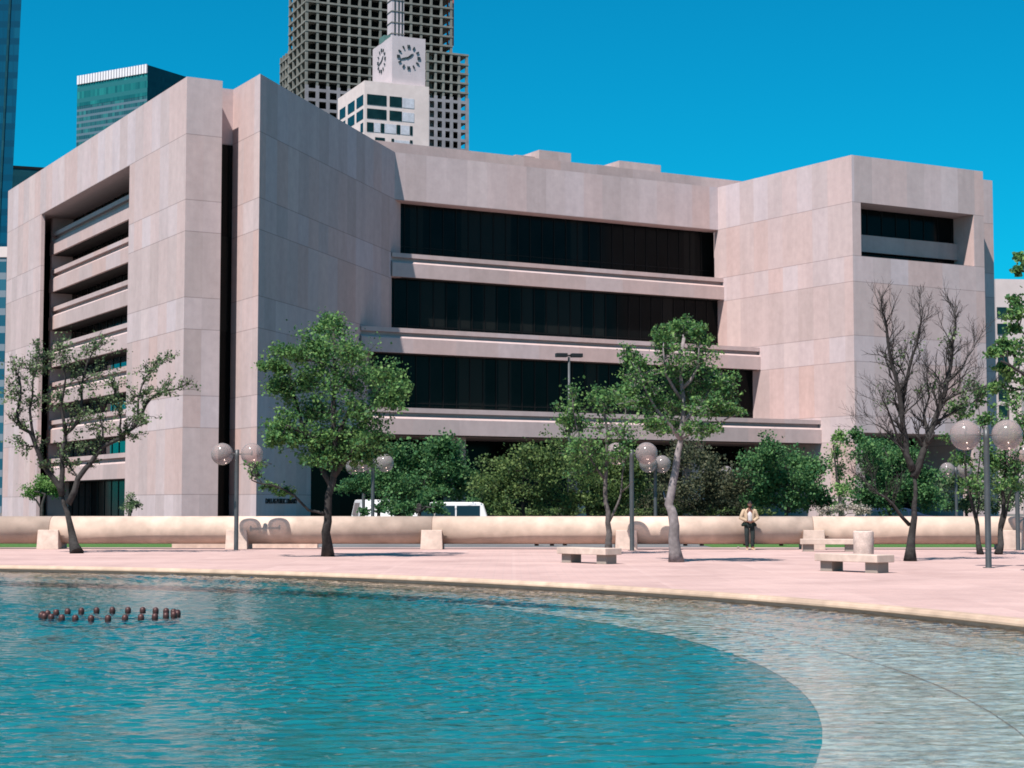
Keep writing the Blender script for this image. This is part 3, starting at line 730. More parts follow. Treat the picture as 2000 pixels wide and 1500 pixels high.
# teal glass office tower ------------------------------------------------------
Dg = 900; AG = R(59)
P, zt0, la, lb = tower_frame(289, 126, Dg, AG, 420, 152)
gt = empty('glass_office_tower', (P.x, P.y, 0), AG)
tag(gt, 'teal glass office tower with a white finned crown behind the library roof', 'skyscraper')
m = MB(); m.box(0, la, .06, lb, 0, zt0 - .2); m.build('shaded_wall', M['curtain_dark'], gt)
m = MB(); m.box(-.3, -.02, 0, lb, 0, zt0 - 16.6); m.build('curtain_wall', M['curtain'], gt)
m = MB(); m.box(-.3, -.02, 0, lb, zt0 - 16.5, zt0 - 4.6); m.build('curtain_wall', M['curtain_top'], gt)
m = MB(); m.box(-.45, -.02, -.02, lb, zt0 - 4.5, zt0)
m.build('crown', M['crown_gap'], gt)
nf = 26
m = MB()
for i in range(nf):
    b = lb * (i + .1) / nf; m.box(-.9, -.46, b, b + lb / nf * .72, zt0 - 4.6, zt0 + .1)
m.build('crown_fin', M['crown'], gt)

# blue tower at the left edge ---------------------------------------------------
Db = 420
p_top = at(42, 0, Db); p_bot = at(18, 480, Db)
sl = (p_top.x - p_bot.x) / (p_top.z - p_bot.z)
bt = empty('blue_glass_tower', (p_bot.x, Db, 0), 0)
tag(bt, 'dark blue glass skyscraper leaning outward at the far left edge', 'skyscraper')
m = MB()
def blue(z): return (z - p_bot.z) * sl
z1 = p_top.z + 40
v = [(-60, 0, 0), (blue(0), 0, 0), (blue(0) - 20, 60, 0), (-60, 60, 0), (-60, 0, z1), (blue(z1), 0, z1), (blue(z1) - 20, 60, z1), (-60, 60, z1)]
m.add(v, [(0, 3, 2, 1), (4, 5, 6, 7), (0, 1, 5, 4), (1, 2, 6, 5), (2, 3, 7, 6), (3, 0, 4, 7)])
m.build('curtain_wall', M['curtain_blue'], bt)
m = MB()
for q in range(7):
    x = -3 - 7 * q; m.add([(x + blue(0), -.25, 0), (x + .5 + blue(0), -.25, 0), (x + .5 + blue(z1), -.25, z1), (x + blue(z1), -.25, z1), (x + blue(0), -.02, 0), (x + .5 + blue(0), -.02, 0), (x + .5 + blue(z1), -.02, z1), (x + blue(z1), -.02, z1)],
                          [(0, 1, 2, 3), (4, 7, 6, 5), (0, 4, 5, 1), (1, 5, 6, 2), (2, 6, 7, 3), (3, 7, 4, 0)])
m.build('mullion', M['curtain_dark'], bt, fix=True)
# small dark block, striped block
p = at(30, 320, 560)
db = empty('low_dark_tower', (p.x - 25, p.y, 0), R(20))
tag(db, 'dark teal office block just showing above the library roof beside the blue tower', 'building')
m = MB(); m.box(0, 50, 0, 30, 0, p.z + .2); m.build('wall', M['curtain_dark'], db)
m = MB(); m.box(-.2, 50.2, -.2, 30, p.z + .2, p.z + 1.0); m.build('parapet', M['core'], db)
p = at(10, 482, 330)
sb = empty('striped_office_block', (p.x - 40, p.y, 0), 0)
tag(sb, 'low office block striped blue and white behind the library at the left edge', 'building')
m = MB(); m.box(0, 40.3, 0, 30, 0, p.z - 2); m.build('wall', M['curtain_strip'], sb)
m = MB(); m.box(-.2, 40.5, -.2, 30.2, p.z - 2, p.z); m.build('parapet', M['white_wall'], sb)

# pink building at the right ----------------------------------------------------
Dp = 300
p = at(1944, 545, Dp); zt0 = p.z
pb = empty('pink_building', (p.x, p.y, 0), R(6))
tag(pb, 'pale pink building with small teal windows behind the trees at the right edge', 'building')
ppx = Dp / FPX
m = MB(); m.box(0, 40, 0, 25, 0, zt0); m.build('wall', M['pink_wall'], pb)
m = MB(); m.box(4.2, 40.2, -2.0, -.02, 0, zat(730, 1990, Dp)); m.build('annex', M['grey_wall'], pb)
for r in range(7):
    zz = zat(600 + 32 * r, 1944, Dp)
    m = MB(); m.box(.15, 1.9, -.15, .2, zz - 1.8, zz); m.build('window', M['teal_dark'], pb)
    for q in range(5):
        a = 3.2 + 3.2 * q
        if r < 4:
            m = MB(); m.box(a, a + 1.1, -.15, .2, zz - 1.3, zz - .3); m.build('window', M['teal_dark'], pb)

# ------------------------------------------------------------------ CONCRETE PIPE RAIL
yaw = math.atan2(-1.0, 38.0)
pr_ = empty('concrete_pipe_rail', (0, 64.2, 0), yaw)
tag(pr_, 'long pale concrete pipe rail on low blocks running across the plaza edge', 'barrier')
PRAD = .505; PZ = .69
xs = [-30, -16.9, -2.9, 10.9, 24, 36]
for x0, x1 in zip(xs, xs[1:]):
    m = MB(); m.tube([(x0 + .012, 0, PZ), (x1 - .012, 0, PZ)], PRAD, 48); m.build('pipe', M['pipe'], pr_)
for x in xs[1:-1]:
    m = MB(); m.tube([(x - .02, 0, PZ), (x + .02, 0, PZ)], PRAD - .012, 40); m.build('joint', M['joint'], pr_)
def block(x, w=.40):
    m = MB(); f = -.62
    v = [(x - w, f - .05, 0), (x + w, f - .05, 0), (x + w, .5, 0), (x - w, .5, 0), (x - w * .93, f, .70), (x + w * .93, f, .70), (x + w * .93, .45, .70), (x - w * .93, .45, .70)]
    m.add(v, [(0, 3, 2, 1), (4, 5, 6, 7), (0, 1, 5, 4), (1, 2, 6, 5), (2, 3, 7, 6), (3, 0, 4, 7)])
    m.build('support_block', M['block'], pr_, bevel=.012)
for x in (-16.9, -10.0, -2.9, 4.15, 10.9, 18.0, -24, 24.5): block(x)
# low slab walls behind the pipe
lw_ = empty('low_slab_wall', (-10.0, 66.1, 0), 0)
tag(lw_, 'low pinkish concrete slab lying behind the pipe rail near the left lamp', 'wall')
m = MB(); m.box(-2.75, 2.7, -.2, .2, 0, .21); m.build('slab', M['block'], lw_)

# ------------------------------------------------------------------ LAMPS
def make_lamp(loc, rz, hg=3.42, rg=.395, span=1.06):
    e = empty('globe_lamp', loc, rz)
    m = MB(); m.lathe([(.0, 0), (.085, 0), (.085, .02), (.08, .03), (.078, hg - .1), (.078, hg + .16), (.0, hg + .16)], seg=16); m.build('pole', M['lamp_metal'], e)
    m = MB(); m.lathe([(.0, 0), (.15, 0), (.15, .015), (.0, .015)], seg=16); m.build('base_plate', M['lamp_metal'], e)
    m = MB(); m.tube([(-span / 2, 0, hg), (span / 2, 0, hg)], .022, 8); m.build('arm', M['lamp_metal'], e)
    for s in (-1, 1):
        m = MB(); m.sphere((s * span / 2, 0, hg), rg, 40, 24); gl = m.build('globe', M['globe'], e)
        m = MB(); m.lathe([(.0, -.05), (.03, -.05), (.03, .05), (.022, .12), (.0, .13)], (s * span / 2, 0, hg), 10); m.build('bulb', M['lamp_metal'], gl)
    return e
L1 = make_lamp(Vector((at(462, 985, 62.55).x, 62.55, 0)), 0)
G_L = 'twin globe lamps on the plaza'
tag(L1, 'twin globe lamp in front of the rail between the gnarled tree and round oak', 'street lamp', G_L)
def lamp(px, py, rz, label, Y=None):
    c = copy_tree(L1); p = gnd(px, py) if Y is None else Vector((at(px, 985, Y).x, Y, 0))
    c.location = p; c.rotation_euler = (0, 0, R(rz)); tag(c, label, 'street lamp', G_L); return c
lamp(1931, 1109, -4, 'nearest twin globe lamp, standing alone in front of the rail at far right')
lamp(1234, 0, -12, 'twin globe lamp half hidden by leaves beside the pale leaning trunk', 61.9)
lamp(728, 0, 20, 'right hand lamp of the close pair behind the rail beside the round oak', 76)
lamp(710, 0, 35, 'left hand lamp of the close pair behind the rail beside the round oak', 84)
lamp(1280, 0, 50, 'twin globe lamp beyond the rail right of the leaf covered lamp', 78)
lamp(1402, 0, 15, 'distant twin globe lamp in front of the bronze bush left of the person', 100)
lamp(1987, 0, 40, 'twin globe lamp by the rail at the extreme right edge', 62.4)
lamp(1868, 0, 20, 'far twin globe lamp behind the rail left of the nearest lamp', 92)
# shoebox parking light
p = at(1112, 985, 100)
sl_ = empty('parking_lot_light', (p.x, 100, 0), R(12))
tag(sl_, 'tall pole with two flat dark shoebox heads in front of the library windows', 'street lamp')
zh = at(1112, 697, 100).z
m = MB(); m.tube([(0, 0, 0), (0, 0, zh)], [.10, .07], 10); m.build('pole', M['lamp_metal'], sl_)
for s in (-1, 1):
    m = MB(); m.box(s * .45 - .33, s * .45 + .33, -.2, .2, zh - .02, zh + .2); m.build('lamp_head', M['dark'], sl_, bevel=.02)
m = MB(); m.tube([(-.2, 0, zh + .08), (.2, 0, zh + .08)], .05, 8); m.build('arm', M['dark'], sl_)

# ------------------------------------------------------------------ BENCHES, BIN, BOLLARDS, CUP
def make_bench(loc, rz, L=2.0, Wd=.62):
    e = empty('stone_bench', loc, rz)
    m = MB(); m.box(-L / 2, L / 2, -Wd / 2, Wd / 2, .25, .43); m.build('seat', M['block'], e, bevel=.012)
    for s in (-1, 1):
        m = MB(); m.box(s * .72 - .19, s * .72 + .19, -.2, .2, 0, .249); m.build('leg', M['bench_leg'], e, bevel=.006)
    return e
B1 = make_bench(gnd(1150, 1100), R(-50))
GB = 'stone slab benches on the plaza'
tag(B1, 'pale slab bench on two shade-darkened legs left of the pale leaning trunk', 'bench', GB)
B2 = copy_tree(B1); B2.location = gnd(1668, 1117); B2.rotation_euler = (0, 0, R(-53)); tag(B2, 'pale slab bench on two shade-darkened legs in front of the round litter bin', 'bench', GB)
B3 = copy_tree(B1); B3.location = gnd(1620, 1077); B3.rotation_euler = (0, 0, R(-8)); tag(B3, 'pale slab bench close to the rail support block behind the litter bin', 'bench', GB)
tb = empty('litter_bin', gnd(1687, 1092), 0); tag(tb, 'round white concrete litter bin behind the slab bench', 'litter bin')
m = MB(); m.lathe([(.0, 0), (.285, 0), (.30, .03), (.30, .80), (.29, .835), (.245, .845), (.235, .84), (.235, .45), (0, .45)], seg=32); m.build('body', M['can'], tb)
m = MB(); m.lathe([(.236, .835), (.215, .85), (.20, .85), (.20, .5), (0, .5)], seg=32); m.build('liner', M['dark'], tb)
m = MB(); m.lathe([(0, 0), (.03, 0), (.042, .1), (.045, .1), (.045, .105), (.036, .105), (.027, .01), (0, .01)], seg=14)
cpo = m.build('paper_cup', M['cup']); cpo.location = gnd(1442, 1073); tag(cpo, 'small white paper cup on the paving by the feet of the person', 'cup')
bol0 = None
GBO = 'dark bollards behind the pipe rail'
for px, Y in ((1048, 69), (1078, 69), (1103, 69.5), (1338, 69), (1370, 69), (1525, 69), (1455, 69.5)):
    if bol0 is None:
        m = MB(); m.lathe([(0, 0), (.085, 0), (.085, .72), (.07, .78), (.03, .81), (0, .812)], seg=14); o = m.build('bollard', M['dark']); bol0 = o
    else: o = bol0.copy(); COL.objects.link(o)
    o.location = (at(px, 985, Y).x, Y, 0)
    tag(o, 'short dark bollard behind the pipe rail, only its foot showing under the pipe', 'bollard', GBO)

# ------------------------------------------------------------------ FOUNTAIN RING
fp = (gnd(78, 1204, WZ) + gnd(352, 1203, WZ)) / 2
fr_ = empty('fountain_ring', (fp.x, fp.y, 0), 0); tag(fr_, 'ring of rusty fountain nozzles standing in the teal water', 'fountain')
FR = 1.05
m = MB(); m.tube([(FR * math.cos(2 * math.pi * i / 48), FR * math.sin(2 * math.pi * i / 48), WZ - .09) for i in range(49)], .03, 8); m.build('manifold', M['basin'], fr_)
for i in range(26):
    t = 2 * math.pi * (i + .3) / 26; x, y = FR * math.cos(t), FR * math.sin(t)
    m = MB(); m.lathe([(.03, -.05), (.048, -.03), (.052, .02), (.046, .055), (.02, .075), (0, .077)], (x, y, WZ + .01), 12)
    m.lathe([(0, -.10), (.02, -.10), (.022, -.051)], (x, y, WZ + .01), 8, 1); m.build('nozzle', [M['nozzle'], M['basin']], fr_)

# ------------------------------------------------------------------ CARS
def make_car(name, loc, rz, paint, L=4.7, Wd=1.85, Hh=1.66, van=False):
    e = empty(name, loc, rz)
    hw = Wd / 2
    if van: side = [(-L/2, .35), (-L/2, .95), (-L/2 + .1, Hh - .06), (-L/2 + .25, Hh), (L/2 - 1.5, Hh), (L/2 - 1.2, Hh - .1), (L/2 - .75, 1.05), (L/2 - .08, .88), (L/2, .55), (L/2 - .02, .32)]
    else: side = [(-L/2, .4), (-L/2, .95), (-L/2 + .12, 1.05), (-L/2 + .3, Hh - .08), (-L/2 + .5, Hh), (L/2 - 2.3, Hh), (L/2 - 2.0, Hh - .08), (L/2 - 1.35, 1.08), (L/2 - .15, .92), (L/2, .6), (L/2 - .02, .35)]
    m = MB()
    ys = [(-hw, .90), (-hw + .06, 1.0), (hw - .06, 1.0), (hw, .90)]
    n = len(side); V = []
    for y, s in ys:
        for x, z in side:
            tum = max(0, z - 1.0) * .22 * (1 if y > 0 else -1)
            V.append((x * (.985 if s < 1 else 1), y - tum, .35 + (z - .35) * (.985 if s < 1 else 1)))
    fs = [tuple(reversed(range(n))), tuple(range(3 * n, 4 * n))]
    for k in range(3):
        for i in range(n): fs.append((k * n + i, k * n + (i + 1) % n, (k + 1) * n + (i + 1) % n, (k + 1) * n + i))
    m.add(V, fs); m.build('body', paint, e, bevel=.03, fix=True)
    zw0, zw1 = 1.04, Hh - .16
    for s in (-1, 1):
        xs_ = [(-L/2 + .45, -L/2 + 1.5), (-L/2 + 1.58, -L/2 + 2.45), (-L/2 + 2.53, L/2 - 1.75)]
        for i, (a, b) in enumerate(xs_):
            y0 = s * (hw - (zw0 - 1.0) * .22 + .004); y1 = s * (hw - (zw1 - 1.0) * .22 + .004)
            sl2 = -.25 if i == 2 else 0
            m = MB(); m.add([(a, y0, zw0), (b + .15 * (i == 2), y0, zw0), (b + sl2, y1, zw1), (a, y1, zw1), (a, y0 - s * .03, zw0), (b + .15 * (i == 2), y0 - s * .03, zw0), (b + sl2, y1 - s * .03, zw1), (a, y1 - s * .03, zw1)],
                            [(0, 1, 2, 3), (4, 7, 6, 5), (0, 4, 5, 1), (1, 5, 6, 2), (2, 6, 7, 3), (3, 7, 4, 0)]); m.build('window', M['car_glass'], e, fix=True)
        for x in (-L/2 + .9, L/2 - .95):
            m = MB(); m.tube([(x, s * (hw - .2), .33), (x, s * (hw + .012), .33)], .33, 24); w = m.build('wheel', M['rubber'], e)
            m = MB(); m.tube([(x, s * (hw + .0), .33), (x, s * (hw + .02), .33)], .19, 16); m.build('rim', M['chrome'], w)
        m = MB(); m.box(L/2 - .08, L/2 + .01, s * (hw - .35) - .17, s * (hw - .35) + .17, .66, .82); m.build('headlight', M['chrome'], e)
        m = MB(); m.box(-L/2 - .02, -L/2 + .05, s * (hw - .15) - .08, s * (hw - .15) + .08, .7, .95); m.build('tail_light', M['red_lens'], e)
    return e
c = make_car('parked_car', (at(852, 985, 79.5).x, 79.5, .01), R(180), M['car_white'], 4.9, 1.9, 1.72); tag(c, 'white estate car parked behind the pipe rail under the deep green bush', 'car')
for ch in c.children: pass
c = make_car('parked_van', (at(728, 985, 90).x, 90.5, .01), R(-78), M['car_white'], 4.6, 1.8, 1.86, True); tag(c, 'white van seen end on behind the rail and the paired lamps', 'van')
c = make_car('parked_car', (at(1760, 985, 92).x, 92, .01), R(4), M['car_blue'], 4.7, 1.8, 1.42); tag(c, 'dark car parked in shade behind the rail at the right', 'car')

# ------------------------------------------------------------------ TREES
def wander(p0, p1, n, amp, rnd):
    p0, p1 = Vector(p0), Vector(p1); L = (p1 - p0).length
    pts = []
    for i in range(n + 1):
        t = i / n; q = p0.lerp(p1, t)
        if 0 < i < n: q += Vector((rnd.uniform(-1, 1), rnd.uniform(-1, 1), rnd.uniform(-.6, 1))) * amp * L
        elif i == n and False: pass
        pts.append(q)
    return pts
def add_leaf(mb, p, size, rnd, axis=None):
    d = Vector((rnd.gauss(0, 1), rnd.gauss(0, 1), rnd.gauss(0, .7))).normalized()
    n = d.cross(Vector((rnd.gauss(0, 1), rnd.gauss(0, 1), rnd.gauss(0, 1)))).normalized()
    s = size * rnd.choice((.55, .7, .85, 1.0, 1.15, 1.4, 1.7)); w = s * rnd.uniform(.42, .68)
    fold = d.cross(n) * (s * .12)
    a = p; b = p + d * s * .5 + n * w; c = p + d * s; e = p + d * s * .5 - n * w
    mb.add([a, b, c, e], [(0, 1, 2, 3)])
def ramify(mb, p, d, L, r, lvl, rnd, B, tips):
    n = 3; pts = [p]; q = p
    for i in range(n):
        d = (d + Vector((rnd.gauss(0, .16), rnd.gauss(0, .16), rnd.gauss(.06, .12)))).normalized()
        q = q + d * (L / n); pts.append(q)
    mb.tube([x - B for x in pts], [r, r * .85, r * .7, r * .5], 5 if r > .012 else 3, cap=False)
    tips.append(pts)
    if lvl == 0: return
    for i in range(1, n + 1):
        for _ in range(2 if i == n else rnd.choice((1, 1, 2))):
            a = rnd.uniform(.35, .85); ax = d.cross(Vector((rnd.gauss(0, 1), rnd.gauss(0, 1), rnd.gauss(0, 1)))).normalized()
            dd = (d * math.cos(a) + ax * math.sin(a) + Vector((0, 0, .22))).normalized()
            ramify(mb, pts[i], dd, L * rnd.uniform(.5, .8), max(.005, r * .58), lvl - 1, rnd, B, tips)
def tree(name, label, cat, base, Y, limbs, clumps, leaf, bark, lsize=.13, seed=1, group=None, rb=.16, tw=(7, 5), depth=.9, limb_r=.55, spread_leaf=.22, bare=0, ram=None, twig_r=.012):
    """limbs: pixel polylines (first is the trunk); clumps: (px, py, rx, ry, nleaves) in photo pixels at distance Y."""
    rnd = random.Random(seed); s = Y / FPX
    root = empty(name, base, 0); tag(root, label, cat, group)
    B = Vector(base)
    tm = MB(); lm = MB(); nodes = []
    nl = len(limbs)
    def w2(p): return p - B
    for li, L in enumerate(limbs):
        dy = 0 if li == 0 else rnd.uniform(-depth, depth)
        pts = []
        for i, q in enumerate(L):
            f = i / max(1, len(L) - 1)
            if li == 0 and i == 0: P_ = Vector(base)
            else: P_ = at(q[0], q[1], Y + dy * f)
            pts.append(P_)
        r0 = rb if li == 0 else rb * limb_r
        if len(L[0]) > 2: r0 = L[0][2]
        # smooth subdivision
        fine = []
        for i in range(len(pts) - 1):
            for t in (0, .5):
                q = pts[i].lerp(pts[i + 1], t)
                if t: q += Vector((rnd.uniform(-1, 1), rnd.uniform(-1, 1), rnd.uniform(-1, 1))) * (pts[i + 1] - pts[i]).length * .06
                fine.append(q)
        fine.append(pts[-1]); k = len(fine)
        rad = [r0 * (1 - .72 * (i / (k - 1)) ** .8) for i in range(k)]
        if li == 0: rad[0] *= 1.35; rad[1] *= 1.08
        tm.tube([w2(q) for q in fine], rad, 9)
        for i in range(k):
            if li > 0 or i > k * .25: nodes.append((fine[i], rad[i]))
        if ram and li > 0:
            tips = []
            for i in range(2, k):
                for _ in range(ram[0]):
                    d = (fine[i] - fine[i - 1]).normalized(); a = rnd.uniform(.4, .9); ax = d.cross(Vector((rnd.gauss(0, 1), rnd.gauss(0, .7), rnd.gauss(0, 1)))).normalized()
                    ramify(tm, fine[i], (d * math.cos(a) + ax * math.sin(a) + Vector((0, 0, .25))).normalized(), ram[1] * rnd.uniform(.6, 1.2), max(.008, rad[i] * .4), ram[2], rnd, B, tips)
            ramify(tm, fine[-1], (fine[-1] - fine[-3]).normalized(), ram[1], max(.008, rad[-1] * .8), ram[2], rnd, B, tips)
            for tp in tips:
                for _ in range(ram[3]):
                    t = rnd.random() * (len(tp) - 1); i2 = min(int(t), len(tp) - 2)
                    add_leaf(lm, w2(tp[i2].lerp(tp[i2 + 1], t - i2)) + Vector((rnd.gauss(0, 1), rnd.gauss(0, 1), rnd.gauss(0, 1))) * .03, lsize, rnd)
    for (cx, cy, rx, ry, nleaf) in clumps:
        rad = Vector((rx * s, max(rx, ry) * s * .85, ry * s))
        C = at(cx, cy, Y + rnd.uniform(-depth, depth))
        near = min(nodes, key=lambda n: (n[0] - C).length + .6 * max(0, n[0].z - C.z))
        r1 = max(twig_r * 1.6, min(near[1] * .55, .05))
        pts = wander(near[0], C, 4, .09, rnd); tm.tube([w2(q) for q in pts], [r1 * (1 - .15 * i) for i in range(5)], 6)
        tips = []
        for k in range(tw[0]):
            v = Vector((rnd.gauss(0, 1), rnd.gauss(0, 1), rnd.gauss(.15, 1))).normalized() * rnd.choice((.6, .8, .95, 1.05, 1.2, 1.35))
            T = C + Vector((v.x * rad.x, v.y * rad.y, v.z * rad.z)); st = pts[rnd.choice((2, 3, 4))]
            tp = wander(st, T, 3, .1, rnd); tm.tube([w2(q) for q in tp], [twig_r * 1.5, twig_r * 1.15, twig_r * .8, twig_r * .5], 4, cap=False)
            tips.append(tp)
            for j in range(tw[1]):
                q0 = tp[rnd.choice((1, 2, 3))]; dv = Vector((rnd.gauss(0, 1), rnd.gauss(0, 1), rnd.gauss(.35, .8))).normalized()
                q1 = q0 + Vector((dv.x * rad.x, dv.y * rad.y, dv.z * rad.z)) * rnd.uniform(.25, .5)
                sp2 = wander(q0, q1, 2, .12, rnd)
                if bare or rnd.random() < .5: tm.tube([w2(q) for q in sp2], [twig_r * .8, twig_r * .6, twig_r * .4], 3, cap=False)
                tips.append([q0] + sp2)
        per = int(nleaf / max(1, len(tips)))
        for tp in tips:
            wt = rnd.choice((.15, .4, .8, 1.0, 1.3, 1.8))
            for _ in range(int(per * wt + rnd.random())):
                t = rnd.random() ** .6 * (len(tp) - 1); i = min(int(t), len(tp) - 2)
                q = tp[i].lerp(tp[i + 1], t - i)
                q = q + Vector((rnd.gauss(0, 1), rnd.gauss(0, 1), rnd.gauss(0, .8))) * spread_leaf * min(rad.x, rad.z) 
                add_leaf(lm, w2(q), lsize, rnd)
    tm.build('trunk', bark, root)
    if lm.f: lm.build('crown', leaf, root)
    return root
GT = 'small trees planted in the plaza paving'
# sparse gnarled tree at left
c1 = [(55, 720, 45, 38), (30, 770, 25, 30), (95, 700, 40, 28), (125, 690, 55, 32), (190, 680, 55, 30), (170, 740, 55, 35), (115, 770, 50, 38), (60, 790, 32, 30), (165, 800, 45, 25), (215, 740, 30, 30),
      (292, 722, 36, 26), (318, 765, 26, 16), (265, 770, 36, 28), (280, 815, 32, 20), (250, 850, 35, 18), (200, 830, 45, 26), (45, 870, 26, 24), (130, 900, 26, 26), (160, 870, 26, 22), (80, 720, 30, 30), (225, 790, 30, 26)]
tree('plaza_tree', 'gnarled tree with thin spring leaves on spreading limbs at the left', 'tree', gnd(150, 1081), 59,
     [[(150, 1081), (141, 1045), (131, 1000), (122, 968)],
      [(122, 968, .11), (105, 935), (82, 905), (70, 872), (60, 845), (40, 835), (33, 805), (40, 775), (38, 740)], [(70, 872, .06), (58, 800), (64, 745), (75, 700)],
      [(122, 968, .10), (122, 920), (121, 880), (128, 848), (148, 828), (160, 785), (163, 735), (180, 690)], [(128, 848, .06), (120, 790), (128, 740), (120, 700)],
      [(133, 985, .11), (152, 935), (180, 900), (200, 872), (235, 856), (262, 835), (285, 790), (305, 770), (342, 760)], [(235, 856, .05), (236, 818), (228, 780)], [(262, 835, .05), (270, 780), (285, 735), (312, 712)], [(200, 872, .05), (200, 835), (190, 805)]],
     [(a, b, c, d, 260) for a, b, c, d in c1], M['leaf_dull'], M['bark_dark'], .062, 3, GT, rb=.18, tw=(8, 4), depth=.9, spread_leaf=.2, ram=(1, .40, 2, 2))
# dense round oak
c2 = [(650, 642, 36, 28), (622, 690, 50, 36), (685, 690, 50, 38), (565, 695, 40, 26), (600, 745, 60, 36), (672, 750, 62, 40), (745, 738, 46, 30), (552, 765, 40, 26), (762, 778, 36, 24), (625, 800, 62, 32), (700, 812, 62, 32), (565, 835, 46, 22), (655, 850, 58, 30),
      (722, 850, 52, 26), (600, 860, 46, 20), (535, 720, 22, 16), (785, 760, 22, 14), (545, 860, 26, 14), (640, 900, 55, 28), (700, 890, 52, 24)]
tree('plaza_tree', 'dense round live oak with one low side branch in front of the shaded diagonal wall', 'tree', gnd(640, 1087), 54.5,
     [[(640, 1087), (636, 1040), (640, 1000), (650, 940), (655, 880), (650, 800), (655, 720), (652, 650)],
      [(640, 1005, .05), (602, 996), (575, 968), (545, 952), (512, 945), (492, 938), (487, 912)], [(648, 950, .10), (620, 890), (590, 830), (570, 760), (565, 705)], [(652, 930, .10), (690, 880), (715, 820), (740, 755)], [(655, 860, .08), (690, 780), (690, 700)], [(650, 900, .08), (600, 850), (560, 830)]],
     [(a, b, c, d, 1950) for a, b, c, d in c2] + [(560, 962, 26, 10, 420), (522, 950, 24, 9, 330), (494, 930, 12, 20, 230), (505, 905, 22, 8, 200)], M['leaf'], M['bark_dark'], .066, 5, GT, rb=.165, tw=(13, 7), depth=1.7, spread_leaf=.27)
# slim tree near the bench
c3 = [(1118, 790, 28, 30), (1100, 830, 22, 22), (1180, 790, 26, 26), (1220, 780, 24, 36), (1140, 835, 40, 26), (1205, 840, 40, 28), (1165, 880, 46, 28), (1120, 880, 36, 24), (1210, 890, 34, 26), (1165, 770, 16, 20), (1150, 925, 40, 24)]
tree('plaza_tree', 'slim forked tree with open crown just left of the leaf covered lamp', 'tree', Vector((at(1188, 985, 57.5).x, 57.5, 0)), 57.5,
     [[(1188, 1074), (1190, 1040), (1188, 1000), (1182, 955), (1185, 900), (1186, 840), (1180, 790)], [(1190, 1018, .05), (1206, 985), (1214, 950), (1222, 900), (1222, 800)], [(1184, 940, .05), (1150, 890), (1125, 830), (1118, 780)], [(1215, 960, .03), (1235, 940)]],
     [(a, b, c, d, 700) for a, b, c, d in c3], M['leaf'], M['bark'], .066, 7, GT, rb=.115, tw=(11, 5), depth=.9, spread_leaf=.26)
# pale leaning trunk
c4 = [(1335, 645, 36, 24), (1300, 690, 44, 34), (1362, 700, 38, 34), (1325, 735, 50, 36), (1255, 735, 40, 32), (1392, 745, 46, 32), (1416, 758, 24, 24), (1268, 785, 46, 24), (1340, 785, 56, 28), (1398, 795, 46, 18), (1225, 775, 24, 20), (1310, 835, 46, 22), (1370, 838, 46, 14), (1432, 805, 36, 10), (1240, 705, 24, 22), (1290, 650, 18, 16), (1270, 830, 34, 20), (1365, 655, 22, 18)]
tree('plaza_tree', 'upright tree with a pale leaning trunk and airy green crown in the middle', 'tree', gnd(1321, 1098), 49.6,
     [[(1321, 1098), (1316, 1050), (1314, 1005), (1306, 985), (1314, 945), (1322, 900), (1328, 868), (1334, 820), (1330, 740), (1336, 660)],
      [(1310, 992, .05), (1300, 975), (1296, 960)], [(1330, 860, .07), (1300, 820), (1270, 780), (1250, 730)], [(1333, 830, .07), (1370, 790), (1395, 745)], [(1330, 856, .05), (1380, 835), (1425, 815), (1452, 805)], [(1331, 780, .06), (1300, 730), (1295, 680)], [(1331, 760, .06), (1362, 720), (1365, 680)]],
     [(a, b, c, d, 1150) for a, b, c, d in c4], M['leaf'], M['bark_pale'], .06, 9, GT, rb=.175, tw=(12, 6), depth=1.2, spread_leaf=.27)
# bare tree
c5 = [(1735, 620, 26, 40), (1760, 660, 26, 40), (1795, 620, 30, 40), (1780, 690, 30, 36), (1860, 620, 26, 44), (1850, 690, 26, 40), (1890, 690, 30, 36), (1885, 740, 34, 24), (1745, 720, 30, 36), (1720, 780, 26, 26), (1740, 810, 30, 24), (1815, 740, 26, 30), (1825, 800, 26, 26), (1800, 800, 24, 26), (1870, 790, 36, 24), (1775, 770, 24, 36), (1840, 660, 22, 36), (1815, 680, 22, 30), (1905, 640, 14, 30)]
tree('plaza_tree', 'nearly bare tree with many fine upright twigs against the right wing', 'tree', gnd(1778, 1096), 50.6,
     [[(1778, 1096), (1780, 1053), (1786, 1011), (1788, 970), (1783, 918)],
      [(1783, 918, .11), (1770, 886), (1763, 830), (1760, 793), (1750, 737), (1738, 691), (1732, 644), (1728, 621)], [(1761, 802, .07), (1770, 746), (1782, 695), (1795, 644), (1800, 625)],
      [(1785, 932, .12), (1805, 877), (1826, 821), (1846, 765), (1856, 718), (1860, 672), (1866, 625)], [(1838, 788, .06), (1868, 770), (1905, 760)], [(1812, 853, .06), (1804, 811), (1815, 776), (1812, 746)], [(1850, 746, .05), (1880, 718), (1902, 681)], [(1768, 877, .05), (1735, 844), (1708, 828)], [(1770, 895, .05), (1738, 811), (1725, 784)],
      [(1776, 1025, .06), (1745, 986), (1712, 962), (1690, 942)], [(1826, 825, .05), (1850, 811), (1890, 793)]],
     [(1745, 700, 30, 40, 150), (1790, 660, 30, 40, 130), (1850, 680, 30, 40, 150), (1880, 740, 30, 30, 170), (1815, 760, 30, 30, 170), (1735, 780, 30, 30, 130), (1860, 800, 30, 30, 150)], M['leaf_dull'], M['bark_dark'], .055, 11, GT, rb=.15, depth=.9, limb_r=.36, tw=(5, 3), twig_r=.008, ram=(2, .56, 2, 0))
